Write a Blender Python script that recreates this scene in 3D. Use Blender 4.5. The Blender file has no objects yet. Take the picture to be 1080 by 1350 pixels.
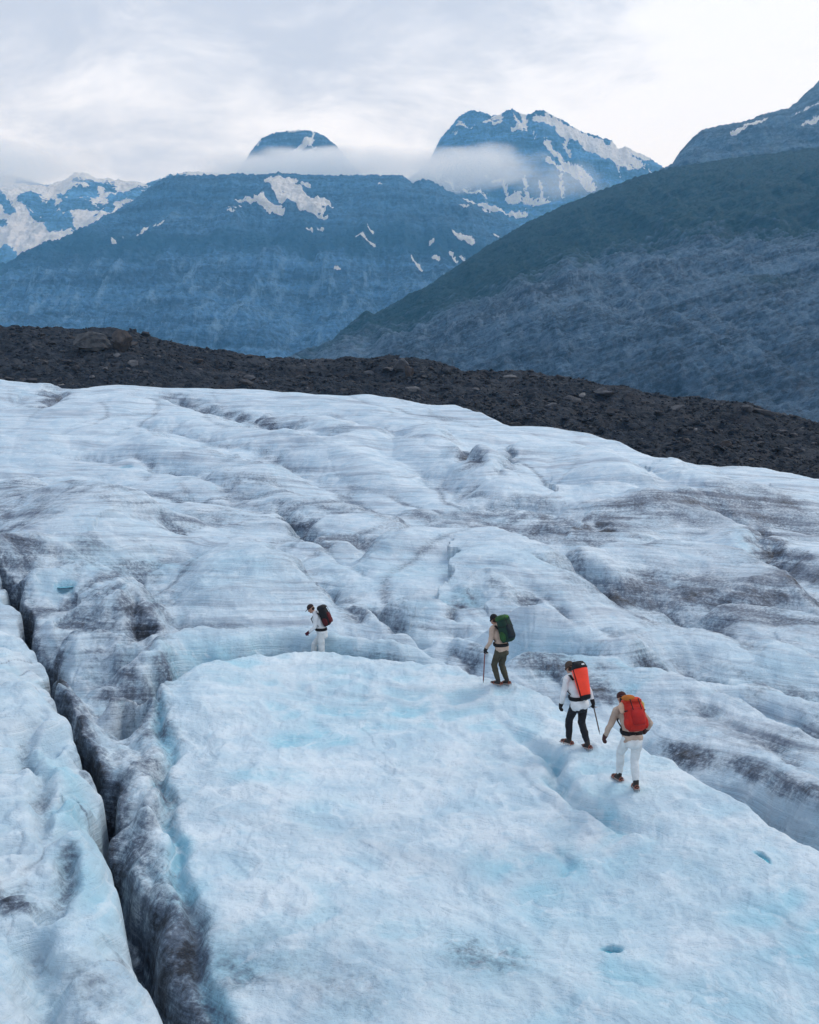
import bpy, bmesh, math, random
import numpy as np
from mathutils import Vector, Matrix, Euler, noise as mnoise

Q = 1.0            # terrain density factor
random.seed(7)
rng = np.random.default_rng(7)
scene = bpy.context.scene
COL = scene.collection
R = math.radians

# ------------------------------------------------------------------ camera
CAM_Z = 7.0
FPX = 1350.0                       # focal length in photo pixels (photo 1080 x 1350)
PITCH = math.atan(125.0 / FPX)     # horizon at y = 550
SP, CP = math.sin(PITCH), math.cos(PITCH)

def ray(px, py):
    X = (px - 540.0) / FPX
    Y = (675.0 - py) / FPX
    return np.array([X, CP + Y * SP, -SP + Y * CP])

def at_depth(px, py, d):
    r = ray(px, py)
    return np.array([r[0] / r[1] * d, d, CAM_Z + r[2] / r[1] * d])

def world_to_px(x, y, z):
    dz = z - CAM_Z
    cz = y * CP - dz * SP
    cy = y * SP + dz * CP
    return 540.0 + FPX * x / cz, 675.0 - FPX * cy / cz

# ------------------------------------------------------------------ noise
def _hash(ix, iy, seed):
    h = (ix.astype(np.uint32) * np.uint32(374761393) + iy.astype(np.uint32) * np.uint32(668265263)
         + np.uint32((seed * 2246822519) & 0xffffffff))
    h = (h ^ (h >> np.uint32(13))) * np.uint32(1274126177)
    return h ^ (h >> np.uint32(16))

def perlin(x, y, seed=0):
    x = np.asarray(x, np.float32); y = np.asarray(y, np.float32)
    fx0 = np.floor(x); fy0 = np.floor(y)
    ix = fx0.astype(np.int64); iy = fy0.astype(np.int64)
    fx = x - fx0; fy = y - fy0
    u = fx * fx * fx * (fx * (fx * 6 - 15) + 10)
    v = fy * fy * fy * (fy * (fy * 6 - 15) + 10)
    def g(dx, dy):
        a = _hash(ix + dx, iy + dy, seed).astype(np.float32) * np.float32(2 * math.pi / 4294967296.0)
        return np.cos(a) * (fx - dx) + np.sin(a) * (fy - dy)
    n00 = g(0, 0); n10 = g(1, 0); n01 = g(0, 1); n11 = g(1, 1)
    a = n00 + u * (n10 - n00)
    b = n01 + u * (n11 - n01)
    return (a + v * (b - a)) * np.float32(1.5)

def fbm(x, y, oct=4, seed=0, gain=0.5, lac=2.03):
    s = 0; a = 1.0; t = 0.0
    for i in range(oct):
        s = s + a * perlin(x, y, seed + i * 17)
        t += a; a *= gain
        x = x * lac + 3.7; y = y * lac + 1.3
    return s / t

def ridged(x, y, oct=4, seed=0, gain=0.5, lac=2.07):
    s = 0; a = 1.0; t = 0.0
    for i in range(oct):
        s = s + a * (1 - 2 * np.abs(perlin(x, y, seed + i * 17)))
        t += a; a *= gain
        x = x * lac + 3.7; y = y * lac + 1.3
    return s / t

def sstep(a, b, x):
    t = np.clip((x - a) / (b - a), 0, 1)
    return t * t * (3 - 2 * t)

# ------------------------------------------------------------------ objects
def tag(o, label=None, cat=None, group=None, kind=None):
    if label: o['label'] = label
    if cat: o['category'] = cat
    if group: o['group'] = group
    if kind: o['kind'] = kind
    return o

def link(name, me, mat=None, parent=None):
    o = bpy.data.objects.new(name, me)
    COL.objects.link(o)
    if mat is not None:
        if len(me.materials) == 0: me.materials.append(mat)
        else: me.materials[0] = mat
    if parent is not None: o.parent = parent
    return o

def grid_mesh(name, P, attrs=None, smooth=True, flip=False):
    """P: (rows, cols, 3) grid of points to a quad mesh with float attributes"""
    nr, nc = P.shape[:2]
    me = bpy.data.meshes.new(name)
    nv = nr * nc
    idx = np.arange(nv, dtype=np.int32).reshape(nr, nc)
    a = idx[:-1, :-1].ravel(); b = idx[:-1, 1:].ravel(); c = idx[1:, 1:].ravel(); d = idx[1:, :-1].ravel()
    q = np.stack([a, b, c, d] if not flip else [a, d, c, b], 1).astype(np.int32)
    nf = len(q)
    me.vertices.add(nv); me.loops.add(nf * 4); me.polygons.add(nf)
    me.vertices.foreach_set('co', P.reshape(-1).astype(np.float32))
    me.loops.foreach_set('vertex_index', q.ravel())
    me.polygons.foreach_set('loop_start', np.arange(0, nf * 4, 4, dtype=np.int32))
    me.polygons.foreach_set('loop_total', np.full(nf, 4, np.int32))
    me.polygons.foreach_set('use_smooth', np.full(nf, smooth, bool))
    me.update(calc_edges=True)
    for k, v in (attrs or {}).items():
        at = me.attributes.new(k, 'FLOAT', 'POINT')
        at.data.foreach_set('value', np.asarray(v, np.float32).ravel())
    return me

# ------------------------------------------------------------------ material helpers
class NT:
    def __init__(s, name):
        s.m = bpy.data.materials.new(name); s.m.use_nodes = True
        s.t = s.m.node_tree; s.t.nodes.clear()
        s.out = s.t.nodes.new('ShaderNodeOutputMaterial')
    def n(s, kind, **kw):
        nd = s.t.nodes.new(kind)
        for k, v in kw.items():
            if k in nd.inputs: s.set(nd.inputs[k], v)
            else: setattr(nd, k, v)
        return nd
    def set(s, inp, v):
        if isinstance(v, bpy.types.NodeSocket): s.t.links.new(v, inp)
        elif isinstance(v, tuple) and len(v) == 3 and inp.type == 'RGBA': inp.default_value = (*v, 1)
        else: inp.default_value = v
    def math(s, op, a, b=None, clamp=False):
        nd = s.t.nodes.new('ShaderNodeMath'); nd.operation = op; nd.use_clamp = clamp
        s.set(nd.inputs[0], a)
        if b is not None: s.set(nd.inputs[1], b)
        return nd.outputs[0]
    def mix(s, f, a, b, blend='MIX'):
        nd = s.t.nodes.new('ShaderNodeMix'); nd.data_type = 'RGBA'; nd.blend_type = blend
        s.set(nd.inputs[0], f); s.set(nd.inputs[6], a); s.set(nd.inputs[7], b)
        return nd.outputs[2]
    def noise(s, vec, scale, detail=4, rough=0.5, dist=0.0):
        nd = s.t.nodes.new('ShaderNodeTexNoise')
        if vec is not None: s.set(nd.inputs['Vector'], vec)
        nd.inputs['Scale'].default_value = scale; nd.inputs['Detail'].default_value = detail
        nd.inputs['Roughness'].default_value = rough; nd.inputs['Distortion'].default_value = dist
        return nd.outputs['Fac']
    def ramp(s, f, stops):
        nd = s.t.nodes.new('ShaderNodeValToRGB'); s.set(nd.inputs[0], f)
        e = nd.color_ramp.elements
        while len(e) < len(stops): e.new(0.5)
        for el, (p, c) in zip(e, stops):
            el.position = p
            el.color = (c, c, c, 1) if not isinstance(c, tuple) else (*c, 1)
        return nd.outputs[0]
    def step(s, f, a, b):
        nd = s.t.nodes.new('ShaderNodeMapRange'); nd.interpolation_type = 'SMOOTHSTEP'
        s.set(nd.inputs[0], f); nd.inputs[1].default_value = a; nd.inputs[2].default_value = b
        return nd.outputs[0]
    def attr(s, name):
        nd = s.t.nodes.new('ShaderNodeAttribute'); nd.attribute_name = name
        return nd.outputs['Fac']
    def bump(s, h, strength, dist, normal=None):
        nd = s.t.nodes.new('ShaderNodeBump'); s.set(nd.inputs['Height'], h)
        nd.inputs['Strength'].default_value = strength; nd.inputs['Distance'].default_value = dist
        if normal is not None: s.set(nd.inputs['Normal'], normal)
        return nd.outputs[0]
    def principled(s, color, rough=0.6, normal=None, spec=0.5, **kw):
        nd = s.t.nodes.new('ShaderNodeBsdfPrincipled')
        s.set(nd.inputs['Base Color'], color); s.set(nd.inputs['Roughness'], rough)
        nd.inputs['Specular IOR Level'].default_value = spec
        if normal is not None: s.set(nd.inputs['Normal'], normal)
        for k, v in kw.items(): s.set(nd.inputs[k], v)
        s.t.links.new(nd.outputs[0], s.out.inputs[0])
        return nd

def pos_node(m):
    return m.n('ShaderNodeNewGeometry').outputs['Position']
def obj_coord(m):
    return m.n('ShaderNodeTexCoord').outputs['Object']
def scaled(m, vec, sx, sy, sz):
    nd = m.n('ShaderNodeMapping'); m.set(nd.inputs['Vector'], vec); nd.inputs['Scale'].default_value = (sx, sy, sz)
    return nd.outputs[0]

def cloth_mat(name, col, rough=0.85, var=0.18, sheen=0.0, scale=35):
    """woven fabric: blotchy tone plus a fine weave bump"""
    m = NT(name)
    oc = obj_coord(m)
    n1 = m.noise(oc, 6, 3, 0.6)
    dark = tuple(c * (1 - var) for c in col); lite = tuple(min(1, c * (1 + var)) for c in col)
    c = m.mix(m.step(n1, 0.3, 0.7), dark, lite)
    b = m.bump(m.noise(oc, scale, 4, 0.6), 0.35, 0.012)
    m.principled(c, rough, b, 0.3)
    return m.m
# ------------------------------------------------------------------ camera object
cd = bpy.data.cameras.new('camera')
cam = bpy.data.objects.new('camera', cd); COL.objects.link(cam)
cam.location = (0, 0, CAM_Z)
cam.rotation_euler = (math.pi / 2 - PITCH, 0, 0)
cd.sensor_fit = 'VERTICAL'; cd.sensor_height = 24.0
cd.lens = 24.0 * FPX / 1350.0
cd.clip_start = 0.1; cd.clip_end = 60000
scene.camera = cam

# ------------------------------------------------------------------ light
SUN_EL, SUN_AZ = R(50), R(48)      # azimuth clockwise from +Y (the viewing direction)
w = bpy.data.worlds.new('World'); scene.world = w; w.use_nodes = True
t = w.node_tree; t.nodes.clear()
class WT(NT):
    def __init__(s, tree): s.t = tree
m = WT(t)
out = m.n('ShaderNodeOutputWorld'); bg = m.n('ShaderNodeBackground')
bg.inputs['Strength'].default_value = 0.1
sky = m.n('ShaderNodeTexSky'); sky.sky_type = 'NISHITA'; sky.sun_disc = False
sky.sun_elevation = SUN_EL; sky.sun_rotation = SUN_AZ
tc = m.n('ShaderNodeTexCoord').outputs['Generated']
sep = m.n('ShaderNodeSeparateXYZ'); m.set(sep.inputs[0], tc)
zc = m.math('ADD', m.math('MAXIMUM', sep.outputs[2], 0.0), 0.28)
cx = m.math('DIVIDE', sep.outputs[0], zc); cy = m.math('DIVIDE', sep.outputs[1], zc)
comb = m.n('ShaderNodeCombineXYZ'); m.set(comb.inputs[0], cx); m.set(comb.inputs[1], cy)
vec = scaled(m, comb.outputs[0], 1.5, 1.9, 1.0)
big = m.noise(vec, 0.55, 3, 0.55, 0.3)
fine = m.noise(vec, 2.3, 10, 0.64, 0.35)
side = m.math('MULTIPLY', sep.outputs[0], -0.42)          # thinner cloud to the right
k = m.math('ADD', m.math('ADD', m.math('MULTIPLY', big, 0.70), m.math('MULTIPLY', fine, 1.0)), side)
k = m.math('ADD', k, m.math('MULTIPLY', m.math('SUBTRACT', sep.outputs[2], 0.36), 1.7))
grey = m.step(k, 0.60, 0.98)
cloud = m.mix(grey, (8.7, 9.25, 10.2), (5.2, 5.9, 7.25))
thin = m.math('ADD', 0.90, m.math('MULTIPLY', fine, 0.1))
full = m.mix(thin, sky.outputs[0], cloud)
m.set(bg.inputs['Color'], full)
t.links.new(bg.outputs[0], out.inputs[0])

ld = bpy.data.lights.new('sun', 'SUN'); ld.energy = 1.5; ld.angle = R(25); ld.color = (1.0, 0.99, 0.96)
sun = bpy.data.objects.new('sun', ld); COL.objects.link(sun)
sd = Vector((math.sin(SUN_AZ) * math.cos(SUN_EL), math.cos(SUN_AZ) * math.cos(SUN_EL), math.sin(SUN_EL)))
sun.rotation_euler = sd.to_track_quat('Z', 'Y').to_euler()
sun.location = sd * 50

vs = scene.view_settings
vs.view_transform = 'Standard'; vs.look = 'None'; vs.exposure = 0.25; vs.gamma = 1.0; vs.use_curve_mapping = False
cy_ = scene.cycles
cy_.use_denoising = True
cy_.volume_bounces = 6; cy_.max_bounces = 10; cy_.diffuse_bounces = 4; cy_.glossy_bounces = 2
cy_.volume_step_rate = 1.0; cy_.volume_max_steps = 128
# ================================================================== GLACIER
# base sheet: thin-plate surface through surveyed points (photo x, photo y, distance)
_bp = [(480,1000,19.6),(-500,1350,10),(0,1350,10.6),(540,1350,11.3),(1080,1350,11.5),(1500,1350,11.5),
       (0,1150,13.6),(300,1100,16.0),(540,1100,16.6),(1080,1130,15.6),
       (837,1042,18.2),(773,987,21.5),(658,905,25.1),(420,880,27.0),(160,880,25.5),(-300,900,21),
       (0,770,33),(540,760,38),(1080,900,27),(1080,760,41),(1500,800,38),
       (-200,640,62),(0,640,62),(540,660,58),(1080,680,60),
       (0,560,85),(540,570,82),(900,620,68),
       (-500,490,110),(0,500,105),(270,512,104),(540,532,98),(665,560,90),(780,570,86),(850,600,80),(950,612,76),(1080,628,70),(1500,680,62)]
_B = np.array([at_depth(*p) for p in _bp])
def _tps_fit(P, lam=2.0):
    n = len(P); xy = P[:, :2] / 10.0
    d2 = ((xy[:, None] - xy[None]) ** 2).sum(-1)
    K = np.where(d2 > 0, d2 * np.log(d2 + 1e-12) * 0.5, 0) + np.eye(n) * lam * 0.02
    A = np.zeros((n + 3, n + 3)); A[:n, :n] = K; A[:n, n] = 1; A[:n, n + 1:] = xy; A[n, :n] = 1; A[n + 1:, :n] = xy.T
    b = np.zeros(n + 3); b[:n] = P[:, 2]
    return np.linalg.solve(A, b), xy
_tw, _txy = _tps_fit(_B)
def base_z(x, y):
    xs = np.asarray(x, np.float32) / 10; ys = np.asarray(y, np.float32) / 10
    z = _tw[-3] + _tw[-2] * xs + _tw[-1] * ys
    for (cx, cy), wgt in zip(_txy, _tw[:-3]):
        d2 = (xs - cx) ** 2 + (ys - cy) ** 2
        z = z + wgt * 0.5 * d2 * np.log(d2 + 1e-12)
    return z

# glacier margin: distance along each bearing (x / y)
_edge = [(-700,110),(0,105),(140,104),(270,104),(440,101),(540,98),(600,96),(640,92),(665,90),(720,88),(780,86),(850,80),(950,76),(1080,70),(1700,60)]
_ea = np.array([(p[0] - 540) / FPX for p in _edge]); _ed = np.array([p[1] for p in _edge])
def edge_y(x, y): return np.interp(x / y, _ea, _ed)

FEATS = []
def catmull(pts, n=5):
    P = np.array(pts, float)
    if len(P) < 3: return np.array([P[0] + (P[-1] - P[0]) * t for t in np.linspace(0, 1, n + 1)])
    out = []
    for i in range(len(P) - 1):
        p0 = P[max(i - 1, 0)]; p1 = P[i]; p2 = P[i + 1]; p3 = P[min(i + 2, len(P) - 1)]
        for t in np.arange(n) / n:
            out.append(0.5 * ((2 * p1) + (-p0 + p2) * t + (2 * p0 - 5 * p1 + 4 * p2 - p3) * t * t + (-p0 + 3 * p1 - 3 * p2 + p3) * t ** 3))
    out.append(P[-1])
    return np.array(out)

def poly_dist(x, y, L):
    """signed distance (positive = far side) and arc parameter 0..1 to polyline L"""
    best = np.full(x.shape, 1e9, np.float32); arc = np.zeros(x.shape, np.float32); sg = np.ones(x.shape, np.float32)
    seg = np.hypot(*(L[1:] - L[:-1]).T); tot = seg.sum(); acc = 0
    for i in range(len(L) - 1):
        ax, ay = L[i]; bx, by = L[i + 1]; dx, dy = bx - ax, by - ay; l2 = dx * dx + dy * dy + 1e-9
        t = np.clip(((x - ax) * dx + (y - ay) * dy) / l2, 0, 1)
        ex = x - ax - t * dx; ey = y - ay - t * dy
        d = ex * ex + ey * ey
        mk = d < best
        best = np.where(mk, d, best)
        arc = np.where(mk, (acc + t * seg[i]) / tot, arc)
        sg = np.where(mk, np.sign(dx * ey - dy * ex), sg)
        acc += seg[i]
    return np.sqrt(best) * np.where(sg == 0, 1, sg), arc

class Acc: pass

def warp(x, y):
    wx = 0.30 * perlin(x * 0.55, y * 0.55, 11) + 0.07 * perlin(x * 2.3, y * 2.3, 12)
    wy = 0.30 * perlin(x * 0.55, y * 0.55, 13) + 0.07 * perlin(x * 2.3, y * 2.3, 14)
    f = np.clip(y / 22.0, 0.35, 2.2)
    return x + wx * f, y + wy * f

def back_mask(x, y):
    """0 on the walked dome, the rib and the near lump; 1 on the folded ice beyond"""
    px, py = world_to_px(x, y, base_z(x, y))
    crest = np.interp(px, [-900, -300, 0, 120, 200, 420, 560, 640, 740, 860, 960, 1080, 1400, 2200], [740, 780, 800, 830, 855, 848, 862, 888, 925, 970, 1025, 1110, 1270, 1500])
    return sstep(18, -22, py - crest)

def undulation(x, y):
    """swells, and rounded folds that meet in sharp creases running down the flow"""
    a = sstep(20, 75, y)
    xr = x * 0.95 + y * 0.3; yr = y * 0.95 - x * 0.3
    u = fbm(xr * 0.045 + 3.1, yr * 0.16, 3, 21) * (0.08 + 0.55 * a)
    u += fbm(xr * 0.16, yr * 0.42, 3, 25) * (0.03 + 0.08 * a)
    k = back_mask(x, y)
    wx = x + 3.0 * perlin(x * 0.05, y * 0.05, 27) + 0.8 * perlin(x * 0.2, y * 0.2, 28); wy = y + 3.0 * perlin(x * 0.05 + 9, y * 0.05, 29)
    al = wx * 0.42 - wy * 0.91; ac = wx * 0.91 + wy * 0.42
    p1 = np.abs(perlin(al * 0.048, ac * 0.100, 33)); p2 = np.abs(perlin(al * 0.10 + 5, ac * 0.22, 34)); p3 = np.abs(perlin(wx * 0.10, wy * 0.085 + 3, 35))
    ey = edge_y(x, y)
    amp = (0.55 + 0.55 * a) * k * (1 - 0.72 * sstep(0.68, 0.95, y / ey))
    u += amp * (1.8 * (p1 - 0.22) + 0.32 * (p2 - 0.22) + 0.9 * (p3 - 0.22))
    crease = (np.exp(-(p1 / 0.05) ** 2) + 0.6 * np.exp(-(p2 / 0.07) ** 2) + 0.7 * np.exp(-(p3 / 0.045) ** 2)) * k
    return u, crease

def tapers(f, a):
    e0, e1 = f['taper']
    tp = np.ones_like(a)
    if e0 > 0: tp = tp * sstep(0, e0, a)
    if e1 > 0: tp = tp * sstep(0, e1, 1 - a)
    return tp

def evalH(x, y, attrs=False, ridges=True, cracks=True):
    x = np.asarray(x, np.float32); y = np.asarray(y, np.float32)
    und, crease = undulation(x, y)
    H = base_z(x, y).astype(np.float32) + und
    dirt = np.zeros_like(H); blue = np.zeros_like(H); pos = np.zeros_like(H); prox = np.zeros_like(H); neg = np.zeros_like(H); cut = np.zeros_like(H)
    xw, yw = warp(x, y)
    for f in FEATS:
        if f['kind'] == 'ridge' and not ridges: continue
        if f['kind'] != 'ridge' and not cracks: continue
        L = f['L']; mg = f['reach']
        mk = (xw > L[:, 0].min() - mg) & (xw < L[:, 0].max() + mg) & (yw > L[:, 1].min() - mg) & (yw < L[:, 1].max() + mg)
        if not mk.any(): continue
        xs = xw[mk]; ys = yw[mk]
        s, a = poly_dist(xs, ys, L)
        tp = tapers(f, a)
        if f['kind'] == 'ridge':
            g = np.where(s <= 0, np.exp(-(s / f['wn']) ** 2), np.exp(-(s / f['wf']) ** 2))
            pos[mk] += (tp * f['A'] * g) ** 4
            prox[mk] = np.maximum(prox[mk], tp * np.where(s <= 0, np.exp(-(s / (0.6 * f['wn'])) ** 4), np.exp(-(s / f['wf']) ** 2)))
            q = np.where(s <= 0, 0, f['B'] * (np.exp(-(s / f['wt']) ** 2) - np.exp(-(s / f['wf']) ** 2)))
            neg[mk] += np.maximum(tp * q, 0) ** 3
        elif f['kind'] == 'crack':
            vw = f['w'] * (1 + (0.5 if f['D'] > 1.2 else 0.25) * perlin(a * (16 if f['D'] > 1.2 else 5) + f['seed'], a * 0 + 0.5, 31 + f['seed']))
            cut[mk] += (tp * f['D'] * np.exp(-np.abs(s / vw) ** f['p'])) ** 3
            if f['lip']: H[mk] += tp * f['lip'] * np.exp(-((np.abs(s) - 1.6 * vw) / vw) ** 2)
        if attrs:
            if f['dirt']:
                so = s - f['doff']
                wd = np.where(so > 0, f['dw'], f['dwn'])
                nz = 0.55 + 0.9 * fbm(xs * 0.9, ys * 0.9, 4, 41 + f['seed'])
                dirt[mk] = np.maximum(dirt[mk], np.clip(tp * f['dirt'] * np.exp(-(so / wd) ** 2) * nz, 0, 1.2))
            if f['blue']:
                so = s - f['boff']
                nz = 0.70 + 0.8 * fbm(xs * 0.9, ys * 0.9, 4, 47 + f['seed'])
                blue[mk] = np.maximum(blue[mk], np.clip(tp * f['blue'] * np.exp(-(so / f['bw']) ** 2) * nz, 0, 1.2))
    H = H + pos ** 0.25 - neg ** (1 / 3) * (1 - prox) - cut ** (1 / 3)
    # margin: the ice falls away to the moraine
    ey = edge_y(x, y)
    H -= 9.0 * sstep(0.0, 0.10, y / ey - 1.0)
    if attrs:
        cz = np.clip(0.55 + 1.4 * fbm(x * 0.06, y * 0.06, 3, 36), 0, 1.2)
        dirt = np.maximum(dirt, np.clip(crease, 0, 1) * (0.62 - 0.36 * sstep(40, 75, y)) * cz)
        return H, dirt, blue
    return H

def hit(px, py, lift=0.0, dmin=6.5, dmax=125.0, ridges=True, cracks=True):
    """first point where the sight line of (px, py) meets the ice raised by lift"""
    r = ray(px, py)
    d = np.geomspace(dmin, dmax, 2500)
    X = r[0] / r[1] * d; Z = CAM_Z + r[2] / r[1] * d
    Hh = evalH(X, d, ridges=ridges, cracks=cracks) + lift
    ok = d < edge_y(X, d) * 0.995
    below = np.nonzero((Z <= Hh) & ok)[0]
    i = below[0] if len(below) else int(np.argmin(np.where(ok, Z - Hh, 1e9)))
    return np.array([X[i], d[i], Hh[i] - lift])

SPECS = []
def feat(kind, pts, **kw): SPECS.append((kind, pts, kw))
def settle():
    """ridges are laid on the base sheet, then cracks and stains on the ridged surface"""
    for want in (True, False):
        new = []
        for n, (kind, pts, kw) in enumerate(SPECS):
            if (kind == 'ridge') != want: continue
            L = np.array([hit(px, py, kw.get('A', 0) if want else 0, ridges=not want, cracks=False)[:2] for px, py in pts])
            f = dict(kind=kind, L=catmull(L, 4), taper=(0.15, 0.15), dirt=0, doff=0.0, dw=0.4, blue=0, boff=0.0, bw=0.4, seed=n, lip=0, p=2)
            f.update(kw)
            ln = np.hypot(*(f['L'][1:] - f['L'][:-1]).T).sum()
            if kind == 'ridge':
                e = min(0.48, 0.75 * max(f['wn'], f['wt']) / ln)
                f['taper'] = tuple(max(v, e) if v > 0 else 0 for v in f['taper'])
            if kind == 'crack':
                e = min(0.45, 1.2 * f['w'] / ln)
                f['taper'] = tuple(max(v, e) if v > 0 else 0 for v in f['taper'])
            f['dwn'] = kw.get('dwn') or f['dw']
            ws = [f['dw'] * 3 + abs(f['doff']) if f['dirt'] else 0, f['bw'] * 3 + abs(f['boff']) if f['blue'] else 0, f['dwn'] * 3 if f['dirt'] else 0]
            if kind == 'ridge': ws += [f['wn'] * 2.6, f['wt'] * 2.6]
            if kind == 'crack': ws += [f['w'] * 3.5]
            f['reach'] = max(ws) + 0.6
            new.append(f)
        FEATS.extend(new)

def ridge(pts, A, wn, wf, B, wt, **kw): feat('ridge', pts, A=A * 0.8, wn=wn * 0.65, wf=wf, B=B * 1.2 + A * 0.5, wt=wt, **kw)
def crack(pts, D, w, **kw): feat('crack', pts, D=D * (0.55 if pts[0][1] < 870 and len(pts) < 9 else 1.0), w=w, **{**(dict(p=1.25) if pts[0][1] < 870 and len(pts) < 9 else {}), **kw})
def stain(pts, **kw): feat('stain', pts, **kw)

# ---- far field, back to front
ridge([(-60,512),(0,508),(40,506),(72,512)], .5, 5, 2.0, .9, 4, dirt=.5, doff=2, dw=2)
crack([(66,500),(74,516),(66,530),(40,540)], 1.2, .8, dirt=.8, dw=1.4)
crack([(185,512),(220,520),(255,531),(300,543),(350,557),(392,560),(430,566)], 1.3, .9, dirt=.75, dw=1.5, taper=(.2,.3))
ridge([(130,518),(185,524),(240,541),(320,565),(410,572)], .7, 7, 2.0, .5, 5, dirt=.3, doff=1.5, dw=1.5)
ridge([(-40,572),(60,571),(150,577),(230,592),(310,612),(380,640)], .8, 7, 2.2, .7, 5, dirt=.3, doff=1.6, dw=1.3)
ridge([(300,560),(380,548),(470,560),(540,585),(600,615)], .7, 7, 2.0, .6, 5, dirt=.25, doff=1.5, dw=1.2)
ridge([(440,575),(520,562),(585,580),(625,600)], .7, 5, 1.8, .7, 4, dirt=.3, doff=1.5, dw=1.2)
crack([(590,568),(612,590),(625,605),(612,628),(600,640)], 1.1, .55, dirt=.8, dw=.9, taper=(.3,.3))
crack([(660,585),(672,605),(655,620),(640,640)], .9, .5, dirt=.55, blue=.4, dw=.8, taper=(.3,.3))
ridge([(630,612),(670,592),(720,583),(775,590),(815,612),(850,640)], 1.1, 7, 2.2, .6, 5, dirt=.2, doff=1.6, dw=1.2)
ridge([(690,604),(740,600),(790,606),(840,632)], .3, 3, 1.5, .3, 3)
ridge([(820,600),(880,606),(960,630),(1040,648),(1120,662)], .8, 6, 2.0, .5, 4.5, dirt=.25, doff=1.5, dw=1.2)
ridge([(-40,640),(40,637),(120,634),(180,645),(215,660),(255,684)], .9, 6, 1.6, .7, 4, dirt=.6, doff=1.6, dw=1.6)
ridge([(250,640),(330,640),(420,660),(500,684),(560,696)], .7, 6, 1.8, .6, 4, dirt=.5, doff=1.4, dw=1.4)
stain([(-20,637),(100,635),(200,655),(350,663),(450,675),(560,692),(650,694)], dirt=.42, dw=2.2, taper=(.1,.25))
stain([(390,655),(470,672),(545,690),(640,700)], dirt=.4, dw=1.2, doff=1.2)
stain([(600,655),(650,680),(700,690),(760,690),(800,672)], dirt=.62, dw=4.0, taper=(.3,.3))
stain([(660,700),(690,690),(720,690)], dirt=.8, dw=1.6, taper=(.3,.3))
crack([(730,697),(760,694),(785,686),(788,708)], 1.0, .9, dirt=1.0, dw=1.5, taper=(.3,.2))
ridge([(760,700),(790,672),(840,655),(900,650),(980,654),(1080,668)], .8, 6, 2, .4, 5, dirt=.45, doff=-1.4, dw=1.8)
stain([(800,668),(880,652),(960,655),(1090,675)], dirt=.4, dw=2.0)
crack([(205,668),(228,688),(246,702)], .9, .9, dirt=.7, dw=1.8, taper=(.3,.3))
stain([(225,670),(290,690),(340,685),(380,668)], dirt=.45, dw=2.4, taper=(.2,.3))
stain([(-20,665),(20,690),(60,694)], dirt=.55, dw=2.2)
crack([(352,655),(378,672),(398,692),(420,712),(446,726)], 1.5, .45, dirt=.9, blue=.5, bw=.7, dw=.8, taper=(.35,.2), lip=.1)
# ---- middle field
ridge([(500,705),(560,694),(630,697),(690,712),(735,733),(775,752),(830,772)], 1.4, 6.5, 1.5, .8, 3.5, dirt=.55, doff=1.4, dw=1.3, taper=(.25,.3))
ridge([(380,718),(450,706),(530,705),(620,724),(700,745)], .35, 3, 1.2, .3, 2.5)
ridge([(745,735),(800,722),(850,717),(915,717),(970,727),(1010,748),(1035,772)], 1.2, 5, 1.4, .6, 3.2, dirt=.4, doff=1.2, dw=1.2)
ridge([(800,690),(850,676),(920,672),(985,690),(1010,712)], .6, 4, 1.3, .3, 3, dirt=.35, doff=-1.2, dw=1.3)
crack([(992,682),(1012,705),(1030,738),(1048,758),(1070,775)], 1.3, .6, dirt=.85, blue=.5, bw=.8, dw=1.1, boff=-.8, doff=.3, taper=(.3,.3))
stain([(1030,735),(1060,745),(1100,755)], dirt=.6, dw=1.4, taper=(.2,0))
stain([(690,772),(760,774),(820,778),(880,774),(940,790),(1010,795),(1100,800)], dirt=.72, dw=1.3, dwn=1.0, taper=(.25,0))
stain([(880,790),(905,778),(930,800)], dirt=.5, dw=.4, taper=(.2,.3))
stain([(1038,792),(1030,810),(1018,828)], dirt=.65, dw=.3, taper=(.2,.3))
stain([(805,800),(835,812),(880,818),(930,828)], dirt=.5, dw=.7, taper=(.2,.3))
ridge([(930,812),(980,802),(1030,806),(1090,818)], .5, 3, 1.1, .3, 2.3, taper=(.3,0))
# hump at upper left with its rough dirty shoulder
ridge([(-40,706),(30,703),(110,705),(200,704),(290,708),(350,722),(395,748),(430,775)], 1.3, 5.0, 1.3, .7, 3.0, dirt=.5, doff=1.4, dw=1.2, taper=(.0,.2))
stain([(-20,722),(20,735),(55,748)], dirt=.85, dw=2.2, taper=(0,.3))
crack([(-10,728),(25,735),(52,728),(60,712)], .5, .5, dirt=.5, dw=.8)
stain([(60,720),(110,735),(190,748)], blue=.5, bw=1.8, taper=(.2,.3))
stain([(200,720),(225,745),(240,765)], blue=.55, bw=1.6, dirt=.25, dw=.6, taper=(.3,.3))
crack([(198,712),(212,742),(222,768)], .3, .5, blue=.4, bw=.6, taper=(.4,.4))
stain([(260,730),(330,735),(400,738)], blue=.4, bw=1.8, taper=(.3,.3))
stain([(430,730),(520,740),(610,748)], blue=.4, bw=2.2, taper=(.3,.3))
crack([(385,738),(405,752),(420,770),(440,782),(462,796),(485,818),(500,838)], .7, .3, dirt=.6, dw=.5, taper=(.2,.2))
ridge([(440,772),(470,790),(500,815),(532,842)], .35, 1.0, .35, .4, 1.0, taper=(.25,.1))
crack([(482,788),(498,800),(515,820),(532,842)], .9, .30, dirt=.8, dw=.45, blue=.4, bw=.8, boff=.7, taper=(.3,.15))
ridge([(495,800),(530,790),(560,786),(588,792)], .5, 2.4, .9, .3, 2, taper=(.3,.2), dirt=.3, doff=.7, dw=.6)
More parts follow.
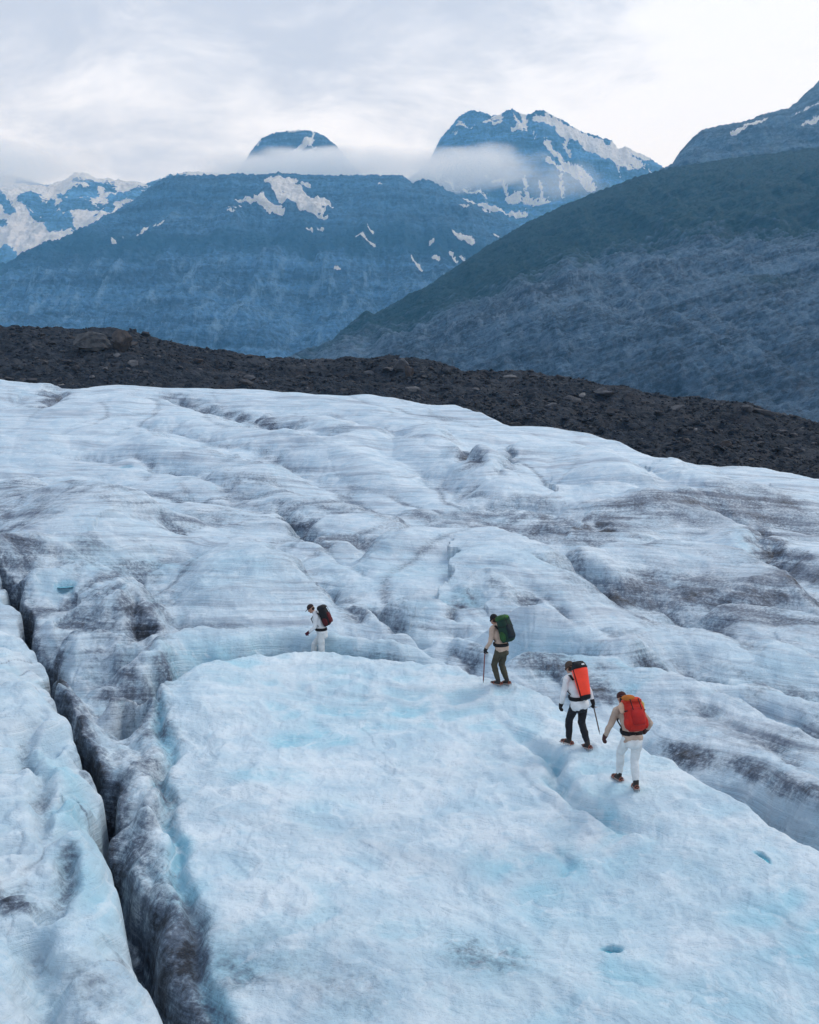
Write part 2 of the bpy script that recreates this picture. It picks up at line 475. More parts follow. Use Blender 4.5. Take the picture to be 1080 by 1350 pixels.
# small domed hump with a sunken near face (left)
ridge([(28,772),(60,752),(105,745),(145,752),(172,780),(186,812)], .9, 3.0, .9, .6, 2.0, dirt=.4, doff=.8, dw=.7)
crack([(172,770),(180,784),(183,806),(186,828),(192,848)], 1.1, .32, dirt=.95, dw=.55, taper=(.2,.1))
crack([(55,818),(90,803),(125,800),(155,812),(178,838)], .85, .75, blue=.35, bw=1.0, dirt=.6, dw=.7, taper=(.25,.25))
ridge([(50,845),(90,833),(130,832),(165,843),(185,862)], .55, 1.3, .5, .4, 1.0, dirt=.6, doff=.3, dw=.8, taper=(.2,.2))
# rough sunken bowl right of centre
crack([(598,808),(612,790),(640,778),(665,782)], .75, 1.3, blue=.55, bw=1.8, dirt=.25, dw=1.4, taper=(.2,.3))
crack([(594,782),(596,800),(604,822)], .5, .22, dirt=.7, dw=.3, taper=(.2,.2))
crack([(600,822),(610,830),(622,828)], .8, .35, dirt=.95, dw=.5, taper=(.2,.2))
ridge([(596,780),(618,768),(645,762),(668,772),(676,790)], .25, .7, .3, .2, .8, dirt=.45, doff=-.2, dw=.35)
crack([(672,785),(695,790),(708,797)], .6, .7, dirt=.75, dw=.9, taper=(.3,.3))
stain([(600,800),(640,795),(690,798)], dirt=.3, dw=1.0)
ridge([(575,835),(600,838),(622,846),(640,866)], .4, 1.2, .5, .3, 1.0, taper=(.3,.2))
crack([(590,848),(604,862),(616,880),(632,886)], .6, .22, dirt=.75, dw=.35, taper=(.25,.2))
stain([(610,845),(630,858),(640,872)], dirt=.6, dw=.7)
# humps behind the walkers
ridge([(640,820),(670,807),(705,802),(745,806),(800,822),(850,842),(910,862)], 1.0, 3.0, .9, .6, 2.2, dirt=.35, doff=.9, dw=.7)
ridge([(760,815),(820,828),(900,832),(980,838),(1040,852),(1100,880)], .6, 3.0, .9, .4, 2.2, dirt=.3, doff=.9, dw=.7)
crack([(858,884),(890,880),(930,890),(955,902)], .7, .5, dirt=.95, dw=.65, taper=(.3,.3), blue=.3, bw=1.2, boff=-.6)
stain([(955,900),(1000,906),(1050,912),(1100,912)], dirt=.65, dw=.6, taper=(.3,0))
ridge([(860,905),(930,898),(1000,905),(1090,930)], .4, 2, .8, .3, 1.6, taper=(.3,0))
ridge([(660,872),(700,862),(760,868),(840,885),(920,905),(1000,940),(1090,985)], .7, 2.4, .8, .5, 1.8, dirt=.35, doff=.7, dw=.6, taper=(.2,0))
stain([(660,850),(720,850),(800,868)], blue=.7, bw=1.0, taper=(.2,.3))
stain([(760,880),(830,890),(880,902)], dirt=.35, dw=.3, blue=.45, bw=.8, taper=(.2,.3))
ridge([(860,940),(920,935),(980,955),(1040,990),(1100,1040)], .45, 1.8, .7, .35, 1.4, taper=(.3,0))
stain([(980,945),(1040,960),(1100,975)], dirt=.5, dw=1.3, taper=(.3,0))
# slab behind the foreground dome, hiding nothing of walker one but his feet
ridge([(186,874),(205,852),(240,837),(300,832),(400,831),(480,838),(560,848),(600,860)], .75, 1.6, .7, .6, 1.4, blue=.6, boff=-.9, bw=.9, dirt=.45, doff=.9, dw=.6, taper=(.12,.2))  # blue below the crest paints the shaded tone of the slab's near face
# ---- foreground dome: crest runs left to right and down to the right frame edge
ridge([(196,935),(210,908),(238,887),(285,871),(345,863),(420,862),(490,867),(560,876),(610,885),(640,892),(690,908),(745,935),(800,962),(850,990),(905,1018),(960,1052),(1020,1094),(1080,1132),(1150,1180)],
      .55, 4.0, .50, 1.4, 1.25, dirt=.55, doff=.75, dw=.45, dwn=.35, taper=(.06,0))
stain([(650,888),(690,901),(740,926),(775,945)], dirt=.8, doff=.75, dw=.7, taper=(.2,.1), blue=.6, boff=1.5, bw=.7)
stain([(850,980),(900,1005),(960,1040),(1030,1085),(1100,1130)], dirt=.9, doff=.25, dw=.30, dwn=.2, taper=(.15,0))
# blue seam across the dome under walkers three and four
crack([(640,925),(690,975),(720,1000),(760,1040),(800,1070),(850,1098),(880,1130)], .28, .18, blue=.55, bw=.3, taper=(.35,.3), lip=.03)
crack([(690,975),(720,1000),(745,1020)], .25, .12, blue=.9, bw=.16, taper=(.3,.3))
crack([(800,1050),(830,1085),(850,1100)], .15, .35, blue=.6, bw=.4, taper=(.3,.3))
stain([(745,1015),(790,1010),(840,1005)], blue=.35, bw=.5)
# ---- left: crevasse, dirty rib, blue groove, white lump
ridge([(-120,842),(-40,840),(10,838),(50,852),(80,884),(105,925),(130,975)], .65, 3.0, .45, .5, 1.0, taper=(0,.25), dirt=.4, doff=.3, dw=.3)
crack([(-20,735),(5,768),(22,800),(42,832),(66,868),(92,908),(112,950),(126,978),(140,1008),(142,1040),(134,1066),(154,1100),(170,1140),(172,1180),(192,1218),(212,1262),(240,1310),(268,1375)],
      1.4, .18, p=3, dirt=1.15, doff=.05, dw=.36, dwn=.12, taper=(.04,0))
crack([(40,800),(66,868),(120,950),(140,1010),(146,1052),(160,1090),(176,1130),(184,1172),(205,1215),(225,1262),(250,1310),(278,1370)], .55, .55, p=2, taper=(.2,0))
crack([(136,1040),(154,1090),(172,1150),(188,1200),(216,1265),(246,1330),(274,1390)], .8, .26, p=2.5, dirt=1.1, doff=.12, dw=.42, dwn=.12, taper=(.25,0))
crack([(182,868),(200,905),(212,945),(216,985),(222,1030),(228,1075),(240,1140),(252,1200),(275,1270),(300,1350)], .42, .17, blue=1.0, boff=.03, bw=.20, taper=(.1,0), lip=.03)
crack([(195,868),(222,945),(232,1030),(240,1075),(255,1140),(272,1200),(298,1270),(330,1350)], .40, .75, p=2, taper=(.15,0))
stain([(150,838),(180,880),(190,960),(195,1040),(190,1080)], dirt=.50, dw=.7, taper=(.1,.2))
stain([(180,1070),(205,1120),(225,1180),(250,1270),(285,1360)], dirt=.8, dw=.36, taper=(.3,0))
ridge([(140,862),(165,858),(195,868)], .25, 1.0, .3, .3, .6, taper=(.2,.2))
ridge([(120,925),(160,912),(205,930)], .15, .5, .2, .2, .4, taper=(.3,.2), dirt=.5, doff=.3, dw=.3)
ridge([(130,1065),(170,1055),(222,1062)], .18, .6, .2, .25, .4, taper=(.3,.2), dirt=.5, doff=.3, dw=.3)
stain([(250,1230),(300,1250),(340,1290)], dirt=.45, dw=.35, blue=.6, bw=.5)
stain([(225,1100),(255,1190),(300,1260)], blue=.65, bw=.40, taper=(.2,.2))
# lump details
crack([(60,925),(52,948),(38,962),(34,985),(50,1040),(56,1090),(40,1130)], .22, .16, dirt=.42, dw=.14, taper=(.15,.3), lip=.03)
crack([(95,1110),(92,1140),(78,1172),(50,1205),(40,1215)], .28, .18, dirt=.45, dw=.16, taper=(.25,.1))
stain([(-20,1175),(15,1185),(50,1205)], dirt=.75, dw=.26, taper=(0,.3))
crack([(44,1212),(46,1250),(58,1310),(66,1370)], .35, .22, dirt=.35, dw=.2, blue=.3, bw=.5, taper=(.15,0))
stain([(100,1240),(130,1290),(150,1350)], dirt=.35, dw=.4)
stain([(80,960),(130,1080),(150,1200),(170,1290)], blue=.75, bw=.45, boff=-.35, taper=(.15,.2))
ridge([(78,990),(100,960),(120,965),(128,1000)], .3, .4, .15, .2, .3, dirt=.55, doff=-.25, dw=.3)
ridge([(85,1070),(108,1040),(130,1062)], .2, .35, .15, .2, .3, taper=(.3,.2))
# foreground dome: broad blue patches and faint stains
for p, b in (([(330,985),(400,975),(470,990)], .75), ([(280,1030),(350,1020),(440,1030)], .75), ([(350,1075),(430,1070),(500,1085)], .6),
             ([(590,1150),(640,1150),(690,1165)], .7), ([(700,1120),(730,1145),(760,1160)], .55), ([(600,1050),(640,1055),(670,1045)], .35),
             ([(650,1110),(720,1180),(800,1190),(880,1170)], .35), ([(560,1260),(640,1262),(720,1250)], .45), ([(780,1285),(850,1290),(900,1280)], .55),
             ([(980,1170),(1020,1200),(1060,1215)], .5), ([(720,1330),(740,1345),(760,1360)], .5), ([(1010,1230),(1060,1250),(1100,1260)], .5),
             ([(400,880),(450,885),(520,895)], .3), ([(800,1020),(850,1040),(900,1060)], .35), ([(880,1290),(960,1320),(1040,1330)], .35)):
    stain(p, blue=b, bw=.55, taper=(.35,.35))
stain([(555,1262),(640,1255),(720,1248)], dirt=.38, dw=.5, taper=(.3,.3))
stain([(300,1220),(350,1240),(400,1290)], dirt=.35, dw=.35, taper=(.3,.3))
stain([(380,1270),(460,1300),(540,1340)], dirt=.22, dw=.5, taper=(.3,.3))
crack([(390,900),(480,920),(560,945),(640,985),(720,1050),(800,1130),(900,1200)], .04, .10, dirt=.12, dw=.12, taper=(.3,.3))
crack([(715,1110),(735,1140),(728,1165)], .12, .10, blue=.5, bw=.14, taper=(.3,.3))
crack([(520,1165),(548,1155),(572,1162)], .05, .12, blue=.3, bw=.1, taper=(.4,.4))
# long sweeping grooves down the flow
for pts, dd_, ww, di in (
    ([(640,712),(690,722),(735,738),(790,764),(860,790),(940,828),(1010,874),(1080,925)], .40, .55, .50),
    ([(640,742),(690,770),(740,798),(800,826),(880,856),(960,884),(1060,905)], .30, .40, .38),
    ([(520,610),(580,630),(640,652),(720,668),(800,684)], .55, .9, .45),
    ([(890,640),(940,664),(990,690),(1035,735),(1085,785)], .45, .7, .50),
    ([(330,640),(380,672),(430,712),(480,752),(520,780)], .40, .5, .42),
    ([(-20,606),(100,600),(220,616),(310,645),(370,690)], .55, .9, .40),
    ([(860,898),(930,925),(1000,962),(1090,1030)], .25, .35, .40),
    ([(90,560),(200,560),(300,580),(400,618),(470,660)], .5, .9, .35)):
    feat('crack', pts, D=dd_, w=ww, p=1.6, dirt=di, dw=ww * .8, taper=(.25, .25))
settle()
# melt holes
POOLS = [(807, 1252, .125, .07, .16, -.5), (1005, 1130, .045, .16, .10, .35), (87, 774, .28, .17, .12, .6), (166, 616, .45, .55, .25, .2), (80, 1180, .0, .0, 0, 0)]
HOLES = []
for px, py, rx, ry, dp, an in POOLS[:4]:
    h = hit(px, py)
    HOLES.append((h[0], h[1], rx, ry, dp, an))

def holes_z(x, y, H, blue):
    for hx, hy, rx, ry, dp, an in HOLES:
        dx = (x - hx) * math.cos(an) + (y - hy) * math.sin(an); dy = -(x - hx) * math.sin(an) + (y - hy) * math.cos(an)
        q = (dx / rx) ** 2 + (dy / ry) ** 2
        k = np.exp(-q ** 2)
        H -= dp * k
        blue[:] = np.maximum(blue, 1.5 * np.exp(-(q * 0.7) ** 2))
    return H, blue

# ---- mesh
nc = int(1120 * Q)
U = np.concatenate([np.linspace(-.95, -.47, int(70 * Q) + 2)[:-1], np.linspace(-.47, .47, nc), np.linspace(.47, .95, int(70 * Q) + 2)[1:]])
n1, n2 = int(760 * Q), int(470 * Q)
D = np.concatenate([1 / np.linspace(1 / 6.5, 1 / 30.0, n1), np.geomspace(30.0, 122.0, n2)[1:]])
UU, DD = np.meshgrid(U, D)
X = (UU * DD).astype(np.float32); Y = DD.astype(np.float32)
H, dirt, blue = evalH(X, Y, attrs=True)
H, blue = holes_z(X, Y, H, blue)
# melt texture: scalloped thaw cups close by, layered ledges further out
lay = H * 1.0 + Y * 0.26 - X * 0.03 + 0.5 * fbm(X * 0.09, Y * 0.09, 2, 61)
near = 1 - sstep(22, 50, Y)
ledge = perlin(X * 0.10 + 7, lay * 2.6, 63) * 0.035 + perlin(X * 0.22, lay * 6.5, 64) * 0.016 + perlin(X * 0.05, lay * 0.9, 62) * 0.10 * sstep(15, 45, Y)
sc1 = np.abs(perlin(X * 1.35 + 0.4 * perlin(X * .8, Y * .8, 66), Y * 1.0, 67)); sc2 = np.abs(perlin(X * 3.1, Y * 2.3, 68))
cups = (0.10 * (.25 - sc1) + 0.04 * (.25 - sc2) + 0.030 * perlin(X * 2.6, Y * 2.2, 71) + 0.02 * np.abs(perlin(X * 6.1, Y * 5.2, 72)) + 0.005 * perlin(X * 15, Y * 13, 73)) * near
rough = np.clip(dirt, 0, 1) * (0.035 * fbm(X * 3.2, Y * 3.2, 4, 75) * np.clip(Y / 18, .6, 2.5))
lump = sstep(-.20, -.30, UU) * near * (0.05 * fbm(X * 1.6, Y * 1.6, 3, 78))
PXg, PYg = world_to_px(X, Y, base_z(X, Y))
leftk = sstep(255, 205, PXg) * near
b1 = np.abs(perlin(X * .75 + .3 * perlin(X * 1.1, Y * 1.1, 51), Y * .55, 52)); b2 = np.abs(perlin(X * 1.9, Y * 1.5, 53))
lump = lump + leftk * (0.34 * (b1 - .2) + 0.13 * (b2 - .2))
ribk = leftk * sstep(60, 130, PXg - np.interp(PYg, [760, 960, 1060, 1180, 1350], [-20, 50, 60, 90, 170]))
dirt = np.maximum(dirt, leftk * np.exp(-(b1 / .045) ** 2) * .42 * np.clip(.4 + 1.5 * fbm(X * .5, Y * .5, 3, 54), 0, 1))
dirt = np.maximum(dirt, ribk * np.clip(.22 + .75 * fbm(X * 1.1, Y * .9, 4, 55), 0, .6))
broad = near * 0.07 * fbm(X * 0.55, Y * 0.55, 3, 79)
H = H + ledge * (0.55 + 0.45 * (1 - near)) + cups + rough + lump + broad
# broad dirty drifts and clean areas
drift = fbm((X + 0.55 * Y) * 0.030, (Y - 0.45 * X) * 0.085, 4, 81)
rightdirt = sstep(-.05, .30, UU) * sstep(17, 26, Y) * (1 - sstep(48, 75, Y))
dirt = np.maximum(dirt, 0) + np.clip(drift * 0.85 + 0.05, 0, 1) * sstep(19, 30, Y) * (0.25 + 0.6 * rightdirt) * (1 - 0.5 * sstep(60, 90, Y))
cool = np.clip(fbm(X * 0.13 + 9, Y * 0.20, 4, 85) * 1.1 + 0.12, 0, 1)
blue = blue + near * 0.55 * np.clip(sc1 * 1.9 - 0.35 + 0.25 * fbm(X * .3, Y * .3, 2, 69), 0, .6) * sstep(-.1, .35, fbm(X * .12, Y * .15, 3, 70)+.15)
blue = blue + cool * (0.30 * near + 0.22 * (1 - sstep(40, 70, Y)))
PXg, PYg = world_to_px(X, Y, base_z(X, Y))
crest = np.interp(PXg, [-400, 0, 120, 200, 420, 560, 640, 740, 860, 960, 1080, 1400], [800, 850, 1000, 880, 862, 880, 905, 945, 990, 1045, 1130, 1300])
bedk = 0.30 + 0.70 * sstep(20, -25, PYg - crest + 14 * fbm(X * .5, Y * .5, 3, 95))
P = np.stack([X, Y, H], -1)
ice_me = grid_mesh('glacier', P, dict(dirt=np.clip(dirt, 0, 1.3), blue=np.clip(blue, 0, 1.5), bedding=bedk))

m = NT('glacier_ice')
pos = pos_node(m)
sp = m.n('ShaderNodeSeparateXYZ'); m.set(sp.inputs[0], pos)
wv = m.n('ShaderNodeTexNoise'); m.set(wv.inputs['Vector'], pos); wv.inputs['Scale'].default_value = 0.10; wv.inputs['Detail'].default_value = 3
layer = m.math('ADD', m.math('ADD', m.math('MULTIPLY', sp.outputs[2], 1.6), m.math('MULTIPLY', sp.outputs[1], 0.25)), m.math('MULTIPLY', wv.outputs['Fac'], 3.2))
layer = m.math('ADD', layer, m.math('MULTIPLY', sp.outputs[0], 0.06))
def bed(kx, kl, ky, detail, rough, dist):
    cb = m.n('ShaderNodeCombineXYZ')
    m.set(cb.inputs[0], m.math('MULTIPLY', sp.outputs[0], kx)); m.set(cb.inputs[1], m.math('MULTIPLY', layer, kl)); m.set(cb.inputs[2], m.math('MULTIPLY', sp.outputs[1], ky))
    return m.noise(cb.outputs[0], 1.0, detail, rough, dist)
streak = bed(0.09, 1.1, 0.05, 10, 0.70, 0.5)
streak2 = bed(0.35, 4.5, 0.10, 7, 0.72, 0.6)
blot = m.noise(pos, 0.7, 6, 0.62, 0.4)
patch = m.noise(pos, 0.16, 5, 0.6, 0.5)
grain = m.noise(pos, 8.0, 7, 0.72)
speck = m.noise(pos, 34.0, 3, 0.7)
a_d = m.attr('dirt'); a_b = m.attr('blue')
white = m.mix(m.step(blot, 0.32, 0.70), (0.46, 0.63, 0.745), (0.70, 0.80, 0.865))
bl = m.math('MULTIPLY', a_b, m.math('ADD', 0.30, m.math('MULTIPLY', blot, 1.4)))
c = m.mix(m.step(bl, 0.04, 0.95), white, (0.30, 0.60, 0.74))
c = m.mix(m.step(bl, 0.85, 1.6), c, (0.08, 0.34, 0.47))
# thin silt film over the folded ice, then grey foliation with clean white beds between
c = m.mix(m.math('MULTIPLY', m.attr('bedding'), 0.34), c, (0.34, 0.45, 0.58))
mot = m.noise(pos, 2.6, 5, 0.6, 0.6)
c = m.mix(m.math('MULTIPLY', m.step(mot, 0.52, 0.70), 0.45), c, (0.37, 0.58, 0.72))
c = m.mix(m.math('MULTIPLY', m.step(mot, 0.46, 0.32), 0.5), c, (0.70, 0.80, 0.87))
amt = m.math('MULTIPLY', m.attr('bedding'), m.math('ADD', 0.35, m.math('MULTIPLY', m.step(patch, 0.35, 0.62), 0.65)))
c = m.mix(m.math('MULTIPLY', m.math('MULTIPLY', m.step(streak, 0.48, 0.62), 0.54), amt), c, (0.19, 0.235, 0.32))
c = m.mix(m.math('MULTIPLY', m.math('MULTIPLY', m.step(streak2, 0.50, 0.64), 0.34), amt), c, (0.17, 0.20, 0.27))
c = m.mix(m.math('MULTIPLY', m.step(streak2, 0.47, 0.33), 0.40), c, (0.72, 0.81, 0.88))
c = m.mix(m.math('MULTIPLY', m.step(grain, 0.54, 0.70), 0.22), c, (0.28, 0.36, 0.45))
# silt: broken by beds and grain
dn = m.math('ADD', m.math('ADD', m.math('MULTIPLY', streak, 0.8), m.math('MULTIPLY', grain, 1.0)), m.math('ADD', m.math('MULTIPLY', streak2, 0.5), m.math('MULTIPLY', speck, 0.3)))
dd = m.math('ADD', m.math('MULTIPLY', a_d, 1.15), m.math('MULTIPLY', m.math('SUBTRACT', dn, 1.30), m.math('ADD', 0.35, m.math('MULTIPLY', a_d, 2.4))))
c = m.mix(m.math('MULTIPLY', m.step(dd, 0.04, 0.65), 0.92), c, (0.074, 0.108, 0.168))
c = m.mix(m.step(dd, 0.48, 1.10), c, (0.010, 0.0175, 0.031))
c = m.mix(m.math('MULTIPLY', m.step(speck, 0.60, 0.72), m.math('ADD', 0.14, m.math('MULTIPLY', a_d, .5), True)), c, (0.12, 0.135, 0.17))
hsum = m.math('ADD', m.math('MULTIPLY', streak2, 0.9), m.math('ADD', m.math('MULTIPLY', grain, 0.6), m.math('MULTIPLY', speck, 0.15)))
nb = m.bump(hsum, 0.72, 0.14)
m.principled(c, m.math('ADD', 0.40, m.math('MULTIPLY', grain, 0.3)), nb, 0.4)
ice_mat = m.m
ice = link('glacier', ice_me, ice_mat); tag(ice, 'white and pale blue glacier ice furrowed with dirty grey bands and crevasses', 'glacier', kind='structure')

# water standing in the melt holes
m = NT('melt_water')
m.principled(m.mix(m.noise(pos_node(m), 3, 2), (0.08, 0.34, 0.45), (0.12, 0.42, 0.53)), 0.06, None, 0.5)
water_mat = m.m
def ice_z(x, y):
    """height of the finished ice mesh at one point (bilinear in the grid)"""
    u = x / y
    j = int(np.clip(np.searchsorted(U, u) - 1, 0, len(U) - 2)); i = int(np.clip(np.searchsorted(D, y) - 1, 0, len(D) - 2))
    a = (u - U[j]) / (U[j + 1] - U[j]); b = (y - D[i]) / (D[i + 1] - D[i])
    return float((H[i, j] * (1 - a) + H[i, j + 1] * a) * (1 - b) + (H[i + 1, j] * (1 - a) + H[i + 1, j + 1] * a) * b)
def hit_ice(px, py, dmin=8.0, dmax=60.0):
    r = ray(px, py)
    for d in np.geomspace(dmin, dmax, 3000):
        x = r[0] / r[1] * d; z = CAM_Z + r[2] / r[1] * d
        if z <= ice_z(x, d): return np.array([x, d, ice_z(x, d)])
for hx, hy, rx, ry, dp, an in HOLES:
    bm = bmesh.new(); n = 24; vs_ = []
    zc_ = ice_z(hx, hy) + dp * 0.45
    for i in range(n):
        a = i / n * 2 * math.pi
        ex, ey = math.cos(a) * rx * 0.95, math.sin(a) * ry * 0.95
        vs_.append(bm.verts.new((hx + ex * math.cos(an) - ey * math.sin(an), hy + ex * math.sin(an) + ey * math.cos(an), zc_)))
    bm.faces.new(vs_)
    me = bpy.data.meshes.new('meltwater_pool'); bm.to_mesh(me); bm.free()
    tag(link('meltwater_pool', me, water_mat), kind='structure')
# ================================================================== MORAINE
_cp = [(-600,440,160),(-100,428,155),(0,428,152),(60,431,150),(110,436,149),(150,433,149),(180,437,149),(197,446,148),(240,455,146),(330,468,142),(400,475,140),(470,472,138),(520,468,137),(550,472,136),(580,477,135),
       (610,489,133),(660,491,131),(700,490,129),(740,498,127),(790,504,124),(830,512,121),(860,522,119),(930,528,116),(985,534,113),(1020,546,111),(1080,556,108),(1200,575,104),(1700,620,92)]
_ca = np.array([(p[0] - 540) / FPX for p in _cp])
_cy = np.array([p[2] for p in _cp], float)
_cz = np.array([at_depth(p[0], p[1], p[2])[2] for p in _cp])
_gp = [(-700,500),(0,497),(140,499),(270,510),(440,520),(540,530),(600,533),(665,560),(720,560),(780,570),(850,600),(950,612),(1080,628),(1700,690)]
_ga = np.array([(p[0] - 540) / FPX for p in _gp]); _gz = np.array([at_depth(p[0], p[1], edge_y(np.array((p[0] - 540) / FPX * 80.0), 80.0))[2] for p in _gp])
def moraine_z(x, y, fine=True):
    u = x / y
    ye = np.interp(u, _ea, _ed); yc = np.interp(u, _ca, _cy); zc = np.interp(u, _ca, _cz); ze = np.interp(u, _ga, _gz)
    t = (y - ye) / (yc - ye)
    z = ze - 2.2 + (zc - ze + 2.2) * np.clip(t, -0.3, 1) ** 1 - np.clip(t - 1, 0, 9) ** 1.3 * 9
    z = np.where(t < 0, ze - 2.2 + t * 8, z)
    if fine:
        k = sstep(0, 0.25, t) * (1 - 0.75 * sstep(0.8, 0.97, t) * (1 - sstep(1.0, 1.1, t)))
        z = z + k * (1.7 * fbm(x * 0.07, y * 0.09, 4, 91)) + (0.45 + 0.4 * k) * fbm(x * 0.45, y * 0.45, 4, 92) + 0.10 * fbm(x * 2.1, y * 2.1, 3, 93)
    return z, t
uu = np.linspace(-.9, .9, 1500); tt = np.concatenate([np.linspace(-0.12, 1.03, 190), np.linspace(1.05, 2.6, 30)])
UU2, TT2 = np.meshgrid(uu, tt)
ye = np.interp(UU2, _ea, _ed); yc = np.interp(UU2, _ca, _cy)
Y2 = ye + TT2 * (yc - ye); X2 = UU2 * Y2
Z2, _ = moraine_z(X2, Y2)
me = grid_mesh('moraine', np.stack([X2, Y2, Z2], -1))
m = NT('moraine_gravel')
p = pos_node(m)
n1 = m.noise(p, 0.12, 5, 0.6); n2 = m.noise(p, 1.6, 8, 0.75)
vo = m.n('ShaderNodeTexVoronoi'); m.set(vo.inputs['Vector'], p); vo.inputs['Scale'].default_value = 1.5
vo2 = m.n('ShaderNodeTexVoronoi'); m.set(vo2.inputs['Vector'], p); vo2.inputs['Scale'].default_value = 4.0
c = m.mix(m.step(n2, 0.3, 0.7), (0.005, 0.009, 0.016), (0.018, 0.027, 0.041))
c = m.mix(m.math('MULTIPLY', m.step(vo.outputs['Color'], 0.55, 0.95), 0.5), c, (0.060, 0.066, 0.078))
c = m.mix(m.math('MULTIPLY', m.step(n1, 0.52, 0.68), 0.45), c, (0.060, 0.068, 0.082))
c = m.mix(m.math('MULTIPLY', m.step(m.noise(p, 0.3, 3, 0.6), 0.56, 0.68), 0.5), c, (0.034, 0.030, 0.032))
hb = m.math('ADD', m.math('MULTIPLY', vo.outputs['Distance'], -0.8), m.math('ADD', n2, m.math('MULTIPLY', vo2.outputs['Distance'], -0.4)))
m.principled(c, 0.9, m.bump(hb, 0.9, 0.35), 0.2)
tag(link('moraine', me, m.m), 'dark gravel moraine ridge along the far edge of the glacier', 'moraine', kind='structure')

# ------------------------------------------------------------------ stones
def rock_hull(n, seed, sub=1, flat=0.75, amp=0.10):
    r_ = random.Random(seed); bm = bmesh.new()
    for _ in range(n):
        v = Vector((r_.gauss(0, 1), r_.gauss(0, 1), r_.gauss(0, 1))).normalized()
        bm.verts.new((v.x * r_.uniform(.8, 1.1), v.y * r_.uniform(.7, 1.0), v.z * flat * r_.uniform(.8, 1.1)))
    res = bmesh.ops.convex_hull(bm, input=bm.verts)
    bmesh.ops.delete(bm, geom=[g for g in set(res['geom_interior'] + res['geom_unused']) if isinstance(g, bmesh.types.BMVert)], context='VERTS')
    if sub:
        bmesh.ops.bevel(bm, geom=list(bm.edges), offset=0.05, segments=1, affect='EDGES')
        bmesh.ops.triangulate(bm, faces=list(bm.faces))
        bmesh.ops.subdivide_edges(bm, edges=list(bm.edges), cuts=sub, use_grid_fill=True)
        off = Vector((seed * 1.7, seed * .3, 0))
        for v in bm.verts:
            v.co += v.co.normalized() * (mnoise.fractal(v.co * 2.2 + off, 0.9, 2.1, 4) * amp)
    bmesh.ops.recalc_face_normals(bm, faces=list(bm.faces))
    return bm
def stone_mat(name, dark, lite, warm, lich=0.0):
    m = NT(name); p = obj_coord(m)
    a = m.noise(p, 1.6, 6, 0.65); b = m.noise(scaled(m, p, 1, 1, 4), 2.2, 5, 0.6, .4)
    c = m.mix(m.step(a, 0.3, 0.7), dark, lite)
    c = m.mix(m.math('MULTIPLY', m.step(b, 0.52, 0.66), 0.6), c, warm)
    c = m.mix(m.math('MULTIPLY', m.step(m.noise(p, 9, 4, .7), .56, .7), .35), c, (0.02, 0.02, 0.024))
    m.principled(c, 0.85, m.bump(m.noise(p, 5, 8, 0.7), 0.6, 0.15), 0.25)
    return m.m
MS = [stone_mat('grey_stone', (0.05, 0.055, 0.066), (0.10, 0.106, 0.12), (0.075, 0.073, 0.076)),
      stone_mat('dark_stone', (0.024, 0.026, 0.032), (0.06, 0.062, 0.07), (0.05, 0.043, 0.04)),
      stone_mat('brown_stone', (0.036, 0.034, 0.036), (0.072, 0.063, 0.060), (0.055, 0.042, 0.038)),
      stone_mat('pale_stone', (0.085, 0.09, 0.10), (0.16, 0.165, 0.175), (0.11, 0.105, 0.105)),
      stone_mat('boulder_stone', (0.035, 0.04, 0.048), (0.10, 0.105, 0.112), (0.065, 0.05, 0.044))]

def moraine_hit(px, py):
    r = ray(px, py)
    d = np.linspace(60, 165, 1600); X = r[0] / r[1] * d; Z = CAM_Z + r[2] / r[1] * d
    z, t = moraine_z(X, d)
    ok = np.nonzero((Z <= z) & (t > 0.02))[0]
    i = ok[0] if len(ok) else int(np.argmin(np.abs(t - 0.95)))
    return Vector((X[i], d[i], z[i]))

protos = []
for k in range(14):
    bm = rock_hull(13 if k % 2 else 17, 100 + k, 1, 0.6 + 0.05 * (k % 5))
    me = bpy.data.meshes.new('boulder'); bm.to_mesh(me); bm.free(); protos.append(me)

def place_rock(px, py, wpx, hpx, mat, label, seed, group=None, rotz=0.0, tilt=0.0, sink=0.25, name='boulder'):
    h = moraine_hit(px, py)
    s = h.y / FPX
    bm = rock_hull(18, seed, 2, 1.0, 0.16)
    me = bpy.data.meshes.new(name); bm.to_mesh(me); bm.free()
    zs = [v.co.z for v in me.vertices]; xs = [v.co.x for v in me.vertices]
    kx = wpx * s / (max(xs) - min(xs)); kz = hpx * s / (max(zs) - min(zs))
    for v in me.vertices:
        c = v.co
        v.co = (c.x * kx, c.y * (kx + kz) * .5, (c.z - min(zs)) * kz)
    for p_ in me.polygons: p_.use_smooth = False
    o = link(name, me, mat); o.location = h - Vector((0, 0, hpx * s * sink)); o.rotation_euler = (tilt, tilt * .6, rotz)
    tag(o, label, 'boulder', group or 'boulders on the moraine')
    return o
place_rock(125, 459, 50, 28, MS[4], 'largest pale grey boulder with a pointed left end on the moraine crest', 3, rotz=.2, tilt=.1)
place_rock(160, 459, 30, 32, MS[2], 'big brown boulder leaning on the pale grey boulder on the moraine crest', 9, rotz=-.4, tilt=.15)
place_rock(190, 443, 14, 8, MS[1], 'dark rounded boulder just right of the brown boulder on the moraine skyline', 12)
place_rock(528, 490, 20, 24, MS[0], 'upright grey boulder below the middle hump of the moraine skyline', 21, tilt=.2)
place_rock(541, 496, 13, 22, MS[2], 'narrow brown boulder beside the upright grey boulder at mid moraine', 23, tilt=-.2)
place_rock(590, 491, 15, 9, MS[0], 'grey boulder under the small knoll right of the middle hump', 27)
place_rock(545, 515, 22, 9, MS[3], 'low whitish flat stone just above the ice edge at mid moraine', 29, sink=.4)
